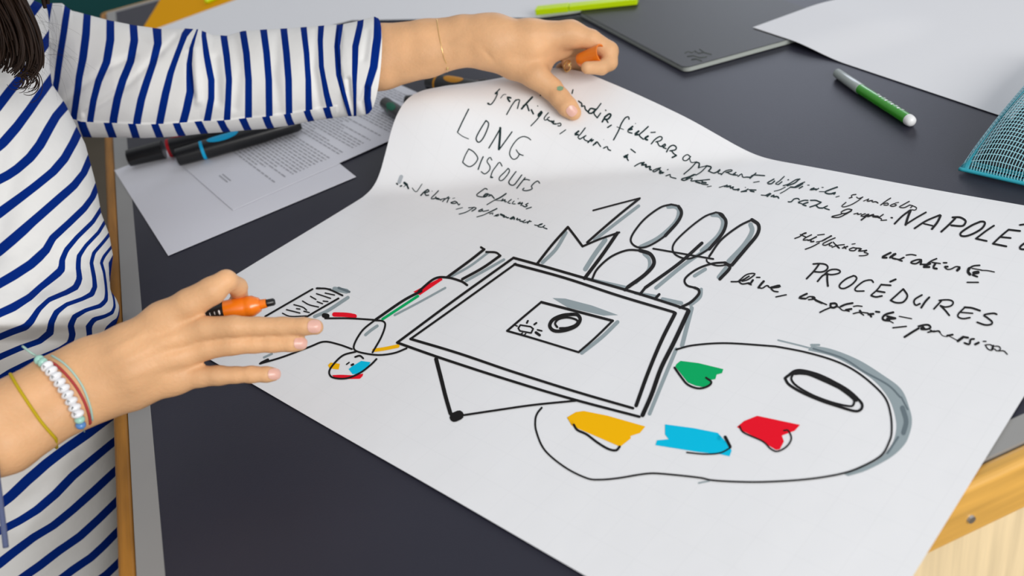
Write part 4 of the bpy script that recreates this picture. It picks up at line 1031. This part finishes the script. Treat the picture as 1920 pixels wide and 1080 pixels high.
UL = [[(105, 200), (120, 280)], [(148, 215), (156, 240), (170, 270)], [(198, 215), (205, 240), (216, 268)], [(241, 212), (248, 235), (258, 268)],
 [(284, 215), (293, 240), (305, 268)], [(326, 220), (335, 243), (347, 265)], [(370, 225), (379, 243), (390, 262)], [(411, 222), (420, 240), (433, 258)],
 [(453, 220), (462, 240), (472, 256)], [(495, 208), (503, 232), (514, 252)], [(535, 202), (543, 228), (554, 248)], [(571, 195), (579, 218), (590, 240)], [(608, 190), (615, 215), (624, 236)], [(650, 180), (660, 240)]]
f_under = phase_field(UL)
def crease(px, lines):
    d = np.zeros(len(px))
    for pts, amp, sig in lines:
        L = np.asarray(pts, float); best = np.full(len(px), 1e9)
        for a, b in zip(L[:-1], L[1:]):
            ab = b - a; t = np.clip(((px - a) @ ab) / (ab @ ab), 0, 1); best = np.minimum(best, np.linalg.norm(px - (a + t[:, None] * ab), axis=1))
        d += amp * np.exp(-(best / sig) ** 2)
    return d
def striped(name, pix, dep, shape, fphase, closed=True, under=None, under_mask=None, label=None, eps=None):
    nr, nc = shape
    V = PA(pix, dep)
    if name == 'striped_top': V = keep_off_table(V, .0012)
    Fc = []
    mc = nc if closed else nc - 1
    for i in range(nr - 1):
        for k in range(mc):
            k2 = (k + 1) % nc; Fc.append((i * nc + k, i * nc + k2, (i + 1) * nc + k2, (i + 1) * nc + k))
    o = pchild(name, V, Fc, M['stripe'], True, label)
    uv = o.data.uv_layers.new(name='stripes')
    li = np.empty(len(o.data.loops), np.int32); o.data.loops.foreach_get('vertex_index', li)
    ph = fphase(pix); u = ph[li]
    if under is not None:
        pu = under(pix)
        fm = np.array([under_mask[f[0]] and under_mask[f[1]] and under_mask[f[2]] and under_mask[f[3]] for f in Fc])
        lm_ = np.repeat(fm, 4); u = np.where(lm_, pu[li], u)
    uv.data.foreach_set('uv', np.stack([u, np.zeros_like(u)], 1).astype(np.float32).ravel())
    return o
# torso
sy = [-270, -220, -150, -60, 0, 8, 17, 40, 60, 110, 157, 195, 220, 270, 330, 355, 400, 440, 480, 510, 530, 545, 560, 575, 590, 605, 625, 650, 700, 800, 1000, 1350]
sx = [-62, -56, -20, 40, 62, 80, 89, 92, 92, 92, 97, 123, 135, 160, 176, 182, 190, 205, 212, 208, 206, 207, 218, 224, 224, 219, 212, 213, 217, 230, 242, 260]
dy = [-270, -60, 0, 155, 330, 480, 560, 590, 610, 640, 700, 800, 1080, 1350]
dd = [.86, .93, .985, .99, .955, .93, .905, .895, .893, .925, .945, .97, 1.03, 1.08]
NR, NC = 330, 200
ys = np.linspace(-270, 1350, NR)
th = np.concatenate([np.linspace(0, math.pi, 150, endpoint=False), np.linspace(math.pi, 2 * math.pi, 50, endpoint=False)])
pix = np.zeros((NR, NC, 2)); dep = np.zeros((NR, NC))
for i, y in enumerate(ys):
    xs = np.interp(y, sy, sx); d0 = np.interp(y, dy, dd); cx = -115 + (0 if y > -60 else 0)
    rx = xs - cx; rd = np.interp(y, [-270, -60, 200, 600, 1350], [.05, .085, .11, .115, .12])
    pix[i, :, 0] = cx + rx * np.cos(th); pix[i, :, 1] = y
    dep[i] = d0 - rd * np.sin(th) * np.where(np.sin(th) > 0, 1.0, 0.9) - .02 * (1 - np.cos(th)) * (np.sin(th) > 0)
px_ = pix.reshape(-1, 2); dp = dep.reshape(-1)
tc = crease(px_, [([(215, 452), (150, 440), (95, 452), (60, 480)], -.003, 14), ([(214, 530), (205, 500), (150, 500), (110, 512), (70, 545)], .007, 17),
                  ([(218, 548), (160, 545), (90, 565)], -.004, 12), ([(220, 612), (180, 615), (120, 615), (60, 640)], .008, 18), ([(222, 580), (190, 575), (140, 580)], -.004, 12), ([(60, 180), (20, 330), (-20, 480)], .006, 25), ([(200, 800), (120, 880), (40, 1000)], -.004, 22), ([(150, 860), (60, 940)], .004, 20)])
fr_ = np.tile(np.sin(th) > 0.05, NR)
dp = dp + tc * fr_ + .0012 * np.sin(px_[:, 0] * .045 + px_[:, 1] * .02) * fr_
striped('striped_top', px_, dp, (NR, NC), f_torso, label='white cotton top with navy blue stripes')
# left sleeve
RG = [((30, 30), (60, 180), 1.085, .035, 0), ((60, 18), (85, 215), 1.083, .036, 0), ((92, 6), (110, 240), 1.08, .038, 0), ((116, 6), (135, 252), 1.072, .042, 0), ((135, 20), (155, 257), 1.066, .045, 0), ((155, 25), (182, 258), 1.062, .048, 0), ((200, 37), (225, 258), 1.056, .052, 0), ((250, 47), (270, 259), 1.052, .054, 0),
      ((300, 54), (312, 257), 1.05, .054, 0), ((345, 53), (350, 254), 1.048, .052, 0), ((372, 55), (376, 251), 1.046, .05, 0), ((398, 65), (402, 249), 1.044, .05, 0), ((425, 67), (430, 247), 1.042, .05, 0), ((455, 58), (462, 244), 1.04, .05, 0), ((500, 55), (505, 241), 1.036, .05, 0),
      ((540, 53), (545, 235), 1.032, .05, 0), ((580, 50), (580, 228), 1.028, .05, 2), ((615, 47), (612, 223), 1.024, .05, -2), ((645, 46), (645, 219), 1.02, .05, -6), ((672, 45), (675, 215), 1.018, .047, -6)]
def rings(RG, n, NC2, th2, lines, bulge_amp=1.0):
    K = len(RG); t = np.linspace(0, K - 1, n)
    T = np.array([r[0] for r in RG], float); B = np.array([r[1] for r in RG], float); D_ = np.array([r[2:] for r in RG], float)
    def itp(A, t): return np.stack([np.interp(t, range(K), A[:, c]) for c in range(A.shape[1])], 1)
    Tn, Bn, Dn = itp(T, t), itp(B, t), itp(D_, t)
    mid, half = (Tn + Bn) / 2, (Bn - Tn) / 2
    pix = mid[:, None, :] + half[:, None, :] * np.cos(th2)[None, :, None]
    pix[:, :, 0] += Dn[:, 2][:, None] * np.sin(th2)[None, :]
    dep = Dn[:, 0][:, None] - Dn[:, 1][:, None] * np.sin(th2)[None, :]
    p = pix.reshape(-1, 2); d = dep.reshape(-1)
    front = np.tile(np.sin(th2) > 0, n)
    d = d + crease(p, lines) * front
    return p, d, Tn, Bn
th2 = np.concatenate([np.linspace(0, math.pi, 110, endpoint=False), np.linspace(math.pi, 2 * math.pi, 40, endpoint=False)])
cre = [([(122, 192), (155, 160), (207, 125), (250, 105)], .0035, 7), ([(115, 180), (155, 143), (205, 110)], -.0012, 14), ([(160, 213), (217, 175), (240, 158), (295, 105), (330, 68)], .0030, 6), ([(150, 200), (215, 155), (285, 90)], -.001, 14),
       ([(354, 100), (354, 135), (362, 180)], .004, 5), ([(365, 90), (368, 140), (372, 190)], -.004, 8), ([(405, 110), (410, 190)], .003, 9), ([(440, 70), (450, 130), (440, 200)], .0025, 10), ([(250, 60), (300, 100)], .0015, 8),
       ([(520, 70), (515, 140), (525, 210)], .002, 9), ([(592, 60), (588, 130), (600, 200)], .003, 8), ([(90, 88), (75, 90)], .003, 6)]
NRS = 300
p, d, Tn, Bn = rings(RG, NRS, 150, th2, cre)
cth = np.tile(np.cos(th2), NRS); xx = p[:, 0]
um = (cth > .74) & (xx > 100) & (xx < 632)
d = d - np.where(um & (np.tile(np.sin(th2), NRS) > 0), .0022, 0) + .0008 * np.sin(p[:, 0] * .07 + p[:, 1] * .03)
striped('left_sleeve', p, d, (NRS, 150), f_sleeve, under=f_under, under_mask=um, label='three-quarter striped sleeve of the far arm')
RC = [((650, 58), (664, 200), 1.018, .040, -8), ((641, 50), (655, 214), 1.018, .050, -10), ((637, 47), (655, 218), 1.018, .054, -10), ((648, 44), (664, 218), 1.017, .056, -4), ((668, 40), (674, 217), 1.015, .056, 0), ((690, 34), (684, 216), 1.012, .055, 7), ((702, 31), (690, 213), 1.01, .052, 13), ((708, 34), (693, 209), 1.01, .050, 14), ((708, 42), (692, 200), 1.011, .044, 12), ((698, 56), (688, 186), 1.014, .036, 6), ((660, 62), (660, 190), 1.018, .036, 0)]
p, d, _, _ = rings(RC, 90, 150, th2, [([(652, 150), (655, 180), (664, 212)], .005, 5), ([(640, 60), (634, 120), (645, 170)], .003, 4), ([(686, 165), (678, 190), (684, 210)], .005, 5), ([(690, 60), (682, 110)], .0025, 6)])
striped('rolled_cuff', p, d, (90, 150), f_sleeve, label='sleeve end rolled back in a broad cuff')
# right sleeve, just outside the picture's left edge
rp = [P(-250, 270, .88), P(-330, 400, .82), P(-400, 550, .75), P(-466, 700, .68), P(-462, 820, .64), P(-430, 915, .612), P(-350, 925, .600), P(-255, 895, .603)]
rp = catmull(np.array(rp), 12); rr2 = np.interp(np.linspace(0, 1, len(rp)), [0, .3, .6, .75, 1], [.068, .062, .052, .046, .037])
v, f = tube_vf(rp, list(rr2), 48, False)
o = pchild('right_sleeve', v, f, M['stripe'], True)
uv = o.data.uv_layers.new(name='stripes'); li = np.empty(len(o.data.loops), np.int32); o.data.loops.foreach_get('vertex_index', li)
ln = np.concatenate([[0], np.cumsum(np.linalg.norm(np.diff(rp, axis=0), axis=1))]) / .025
u = np.repeat(ln, 48)[li]; uv.data.foreach_set('uv', np.stack([u, np.zeros_like(u)], 1).astype(np.float32).ravel())
# ------------------------------------------------------------------ hair, eyes, mouth
rg = np.random.RandomState(5)
V, Fc = [], []
def strand(pts, r0, r1, seg=4):
    global V, Fc
    pts = catmull(pts, 4); n = len(pts)
    v, f = tube_vf(pts, list(np.linspace(r0, r1, n)), seg, False); o_ = len(V); V += v; Fc += [tuple(i + o_ for i in q) for q in f]
bnd = catmull([(-10, -150), (12, -80), (34, -25), (48, 5), (61, 32), (73, 62), (81, 95), (81, 122), (71, 143), (54, 152)], 6)
bl = np.concatenate([[0], np.cumsum(np.linalg.norm(np.diff(bnd, axis=0), axis=1))]); bl /= bl[-1]
for i in range(380):                                # hanging waves beside the face
    o_ = 125 * rg.rand() ** .8; end = rg.uniform(.80, 1.0) - .0016 * min(o_, 60) * rg.rand()
    a = rg.uniform(0, 6.3); wv = 4 + .05 * o_; dpt = .80 + rg.randn() * .012
    pts = []
    for t in np.linspace(0, end, 14):
        bx, by = np.interp(t, bl, bnd[:, 0]), np.interp(t, bl, bnd[:, 1])
        pts.append(P(bx - o_ * (1 - .12 * t) + wv * math.sin(a + 6 * t) * t, by - .18 * o_ * t + wv * math.cos(a + 5 * t) * .5 * t, dpt + .005 * math.cos(a + 7 * t)))
    strand(pts, .0024, .0005)
for i in range(30):                                # thin loose curls at the ends
    cx_, cy_ = rg.uniform(22, 58), rg.uniform(135, 162); r = rg.uniform(9, 27); a0 = rg.uniform(-1.9, -.9); a1 = a0 + rg.uniform(2.2, 4.2); sq = rg.uniform(.75, 1.3)
    pts = [P(cx_ + r * math.cos(t), min(cy_ + r * sq * math.sin(t), 196), .80 + .004 * math.sin(t)) for t in np.linspace(a0, a1, 10)]
    strand(pts, rg.uniform(.0004, .0010), .0002)
for i in range(34):                                # a few single hairs across the shoulder
    x0 = rg.uniform(40, 85); y0 = rg.uniform(-20, 120); an = rg.uniform(-.3, 1.1); L_ = rg.uniform(40, 130)
    pts = [P(x0 + math.cos(an + .5 * t) * L_ * t, y0 + math.sin(an + .5 * t) * L_ * t, .86) for t in np.linspace(0, 1, 5)]
    strand(pts, .00007, .00004, 3)
for i in range(420):                                # hair over the head
    a = rg.uniform(0, 2 * math.pi); e = rg.uniform(-.25, 1.5)
    dr = hrt * math.cos(a) * math.cos(e) - fdir * math.sin(a) * math.cos(e) + hup * math.sin(e)
    if dr @ fdir > .45: continue
    p0_ = HD(0, .02, -.01) + hup * .086 + rg.randn(3) * .006
    pts = []
    for t in np.linspace(0, 1, 7):
        v_ = hup * (1 - t) + dr * t * 1.2 - np.array([0, 0, 1]) * max(0, t - .6) * 1.2
        v_ /= np.linalg.norm(v_); pts.append(HD(0, .015, -.01) + v_ * (.093 + .012 * max(0, t - .6)) + rg.randn(3) * .001)
    pts += [pts[-1] + np.array([0, 0, -.035]) + rg.randn(3) * .004, pts[-1] + np.array([0, 0, -.075]) + rg.randn(3) * .008]
    strand(pts, .0042, .0018, 4)
pchild('hair', V, Fc, M['hair'], True, 'dark brown wavy hair')
for s in (-1, 1):
    c = HD(.031 * s, .004, .074)
    bm = bmesh.new(); bmesh.ops.create_uvsphere(bm, u_segments=16, v_segments=10, radius=.011, matrix=Matrix.Translation(Vector(c)))
    me = bpy.data.meshes.new('eye'); bm.to_mesh(me); bm.free(); me.materials.append(M['eyewhite']); o = bpy.data.objects.new('eye', me); link(o, person)
v, f = tube_vf([HD(-.022, -.058, .066), HD(-.01, -.055, .079), HD(0, -.056, .082), HD(.01, -.055, .079), HD(.022, -.058, .066)], [.001, .004, .0045, .004, .001], 10); pchild('mouth', v, f, M['lips'])

tiep = [P(-262, 850, .580), P(-150, 838, .582), P(-50, 845, .588), P(-12, 865, .594), P(-4, 905, .60), P(3, 960, .601), P(8, 1000, .602), P(11, 1026, .603)]
v, f = tube_vf(catmull(np.array(tiep), 5), .0019, 8); pchild('sleeve_tie', v, f, M['cloth_blue'])
# ------------------------------------------------------------------ jewellery
def wrap(path, axis_a, axis_b, eps, nb=14):
    """closed loop round a limb: the seen arc lies on the skin, the far arc mirrors it through the limb's axis"""
    vis = []
    for x, y in catmull(path, 5):
        p_, n_ = on_body(x, y, eps)
        if p_ is not None: vis.append(np.array(p_))
    a, b = np.array(axis_a), np.array(axis_b); ab = b - a; back = []
    for p_ in vis:
        c = a + ab * (((p_ - a) @ ab) / (ab @ ab)); back.append(2 * c - p_)
    return vis, back
ra, rb = P(0, 806, .625), P(178, 708, .655)
def bangle(name, path, r, m, eps, label=None, a=ra, b=rb):
    vis, back = wrap(path, a, b, eps)
    v, f = tube_vf(vis + back + [vis[0]], r, 7, False); return pchild(name, v, f, m, True, label)
bangle('yellow_thread_bracelet', [(20, 703), (32, 724), (46, 746), (62, 770), (80, 795), (104, 822)], .0011, M['yellowthread'], .0006)
bangle('red_thread_bracelet', [(84, 676), (104, 684), (124, 702), (142, 724), (157, 750), (166, 775), (169, 792)], .0009, M['redthread'], .0006)
bangle('green_thread_bracelet', [(98, 668), (118, 680), (135, 696), (150, 716), (160, 735), (170, 765), (173, 786)], .0007, M['greenthread'], .0005)
path = catmull([(76, 676), (92, 688), (108, 706), (124, 729), (140, 757), (150, 780), (153, 797)], 10)
vis = [np.array(on_body(x, y, .0016)[0]) for x, y in path if on_body(x, y)[0] is not None]
_, back = wrap([(76, 676), (92, 688), (108, 706), (124, 729), (140, 757), (150, 780), (153, 797)], ra, rb, .0016)
v, f = tube_vf(vis + back + [vis[0]], .0005, 6, False)
br = pchild('beaded_bracelet', v, f, M['greenthread'], True, 'string of round white letter beads')
seg = np.linalg.norm(np.diff(np.array(vis), axis=0), axis=1); cum = np.concatenate([[0], np.cumsum(seg)]); tot = cum[-1]; va = np.array(vis)
nb = 13
for i in range(nb):
    s = (i + .5) / nb * tot; c = np.array([np.interp(s, cum, va[:, k]) for k in range(3)]); c2 = np.array([np.interp(min(s + .001, tot), cum, va[:, k]) for k in range(3)])
    t = Vector(c2 - c).normalized() if s + .001 <= tot else Vector(c - np.array([np.interp(s - .001, cum, va[:, k]) for k in range(3)])).normalized()
    w_ = i >= 2 and i <= 10
    bm = bmesh.new(); bmesh.ops.create_uvsphere(bm, u_segments=16, v_segments=10, radius=1)
    rr_ = .0042 if w_ else .0034
    for vv in bm.verts: vv.co = Vector((vv.co.x * rr_, vv.co.y * rr_, vv.co.z * tot / nb * .56))
    nrm = Vector(on_body(*[float(q) for q in (0, 0)])[0] or (0, 0, 0)) if False else Vector(-FW)
    mt = Matrix.Translation(Vector(c) - Vector(FW) * .002) @ t.to_track_quat('Z', 'Y').to_matrix().to_4x4()
    bm.transform(mt)
    me = bpy.data.meshes.new('bead'); bm.to_mesh(me); bm.free(); me.polygons.foreach_set('use_smooth', [True] * len(me.polygons))
    me.materials.append(M['bead'] if w_ else (M['beadblue'] if i == 12 else M['beadgreen'])); o = bpy.data.objects.new('bead', me); link(o, br)
    if w_ and i % 1 == 0:                            # small dark letter stroke on the bead's face
        pc = Vector(c) - Vector(FW) * (.002 + rr_ + .0001); a_ = Vector(U2) * .0010; b_ = Vector(R2) * .0010
        v, f = tube_vf([pc - a_, pc + a_ + b_ * (.6 if i % 2 else -.6), pc + b_], .00022, 5)
        lo = mesh_obj('letter_mark', v, f, M['inkblack'], br)
# thread end of the bracelet's knot
kp = [on_body(80, 680, .002)[0], P(68, 668, .645), P(56, 660, .645), P(42, 649, .648)]
v, f = tube_vf(catmull([np.array(q) for q in kp], 5), .0008, 6); pchild('bracelet_tie', v, f, M['greenthread'])
# thin gold bracelet with a drop, on the far wrist
la, lb = P(800, 91, 1.01), P(900, 76, 1.002)
bangle('gold_bracelet', [(819, 37), (822, 60), (827, 85), (832, 108), (837, 119)], .00045, M['gold'], .0003, 'fine gold chain', la, lb)
bm = bmesh.new(); bmesh.ops.create_uvsphere(bm, u_segments=12, v_segments=8, radius=1)
for vv in bm.verts: vv.co = Vector((vv.co.x * .0016, vv.co.y * .0016, vv.co.z * .0034))
bm.transform(Matrix.Translation(Vector(P(839, 126, 1.0))) @ Vector(U2).to_track_quat('Z', 'Y').to_matrix().to_4x4())
me = bpy.data.meshes.new('gold_drop'); bm.to_mesh(me); bm.free(); me.materials.append(M['gold']); link(bpy.data.objects.new('gold_drop', me), person)
# gold ring on a curled finger
c = P(1064, 124, 1.026); tdir = Vector(P(1086, 124, 1.045) - P(1064, 120, 1.035)).normalized()
q_ = tdir.to_track_quat('Z', 'Y'); pts = [Vector(c) + q_ @ Vector((.0056 * math.cos(a), .0056 * math.sin(a), 0)) for a in np.linspace(0, 2 * math.pi, 25)]
v, f = tube_vf(pts, .0009, 8, False); rgo = pchild('gold_ring', v, f, M['gold'])
bm = bmesh.new(); bmesh.ops.create_icosphere(bm, subdivisions=2, radius=.0022, matrix=Matrix.Translation(Vector(P(1067, 121, 1.014))))
me = bpy.data.meshes.new('ring_stone'); bm.to_mesh(me); bm.free(); me.materials.append(M['gold']); link(bpy.data.objects.new('ring_stone', me), rgo)

# ------------------------------------------------------------------ held things
oc = empty('marker_cap', P(1085, 113, 1.012), 'hollow orange marker cap held in the curled fingers of the far hand', 'cap')
c0_, c1_ = P(1086, 113, 1.004), P(1128, 100, .986)
lathe('cap_shell', c0_, c1_, [(0, .0062), (.03, .0070), (.2, .0076), (.93, .0096), (1, .0098), (1, .0084), (.6, .0076), (.15, .0066)], M['orange'], oc)
om = empty('orange_marker', P(460, 575, .68), 'orange marker with a black tip held over the sheet in the near hand', 'marker')
m0, m1, m2, m3, m4 = P(330, 606, .675), P(422, 583, .677), P(488, 571, .679), P(500, 568.5, .679), P(516, 565.5, .680)
lathe('barrel', m0, m1, [(0, .0060), (.03, .0072), (1, .0072)], M['black'], om)['label'] = 'black printed barrel'
lathe('grip', m1, m2, [(0, .0074), (.55, .0076), (.60, .0072), (.64, .0076), (.8, .0074), (1, .0048)], M['orange'], om)['label'] = 'bright orange grip'
lathe('nib_holder', m2, m3, [(0, .0036), (1, .0032)], M['orange'], om)
lathe('nib', m3, m4, [(0, .0027), (.8, .0027), (1, .0018)], M['black'], om)['label'] = 'black felt tip'
dd_ = (m1 - m0) / np.linalg.norm(m1 - m0); upn = -FW - dd_ * (-FW @ dd_); upn /= np.linalg.norm(upn); sdn = np.cross(dd_, upn)
for i in range(5):
    cpt = m1 - dd_ * (.0025 + .0032 * i) + upn * .0073
    dn = sdn if (sdn @ U2) < 0 else -sdn
    v, f = tube_vf([cpt + dn * .0005 * k - upn * .00008 * k * k for k in range(-2, 7)], .00028 if i else .0007, 5); part('white_lettering', v, f, M['pen_tip'], om)
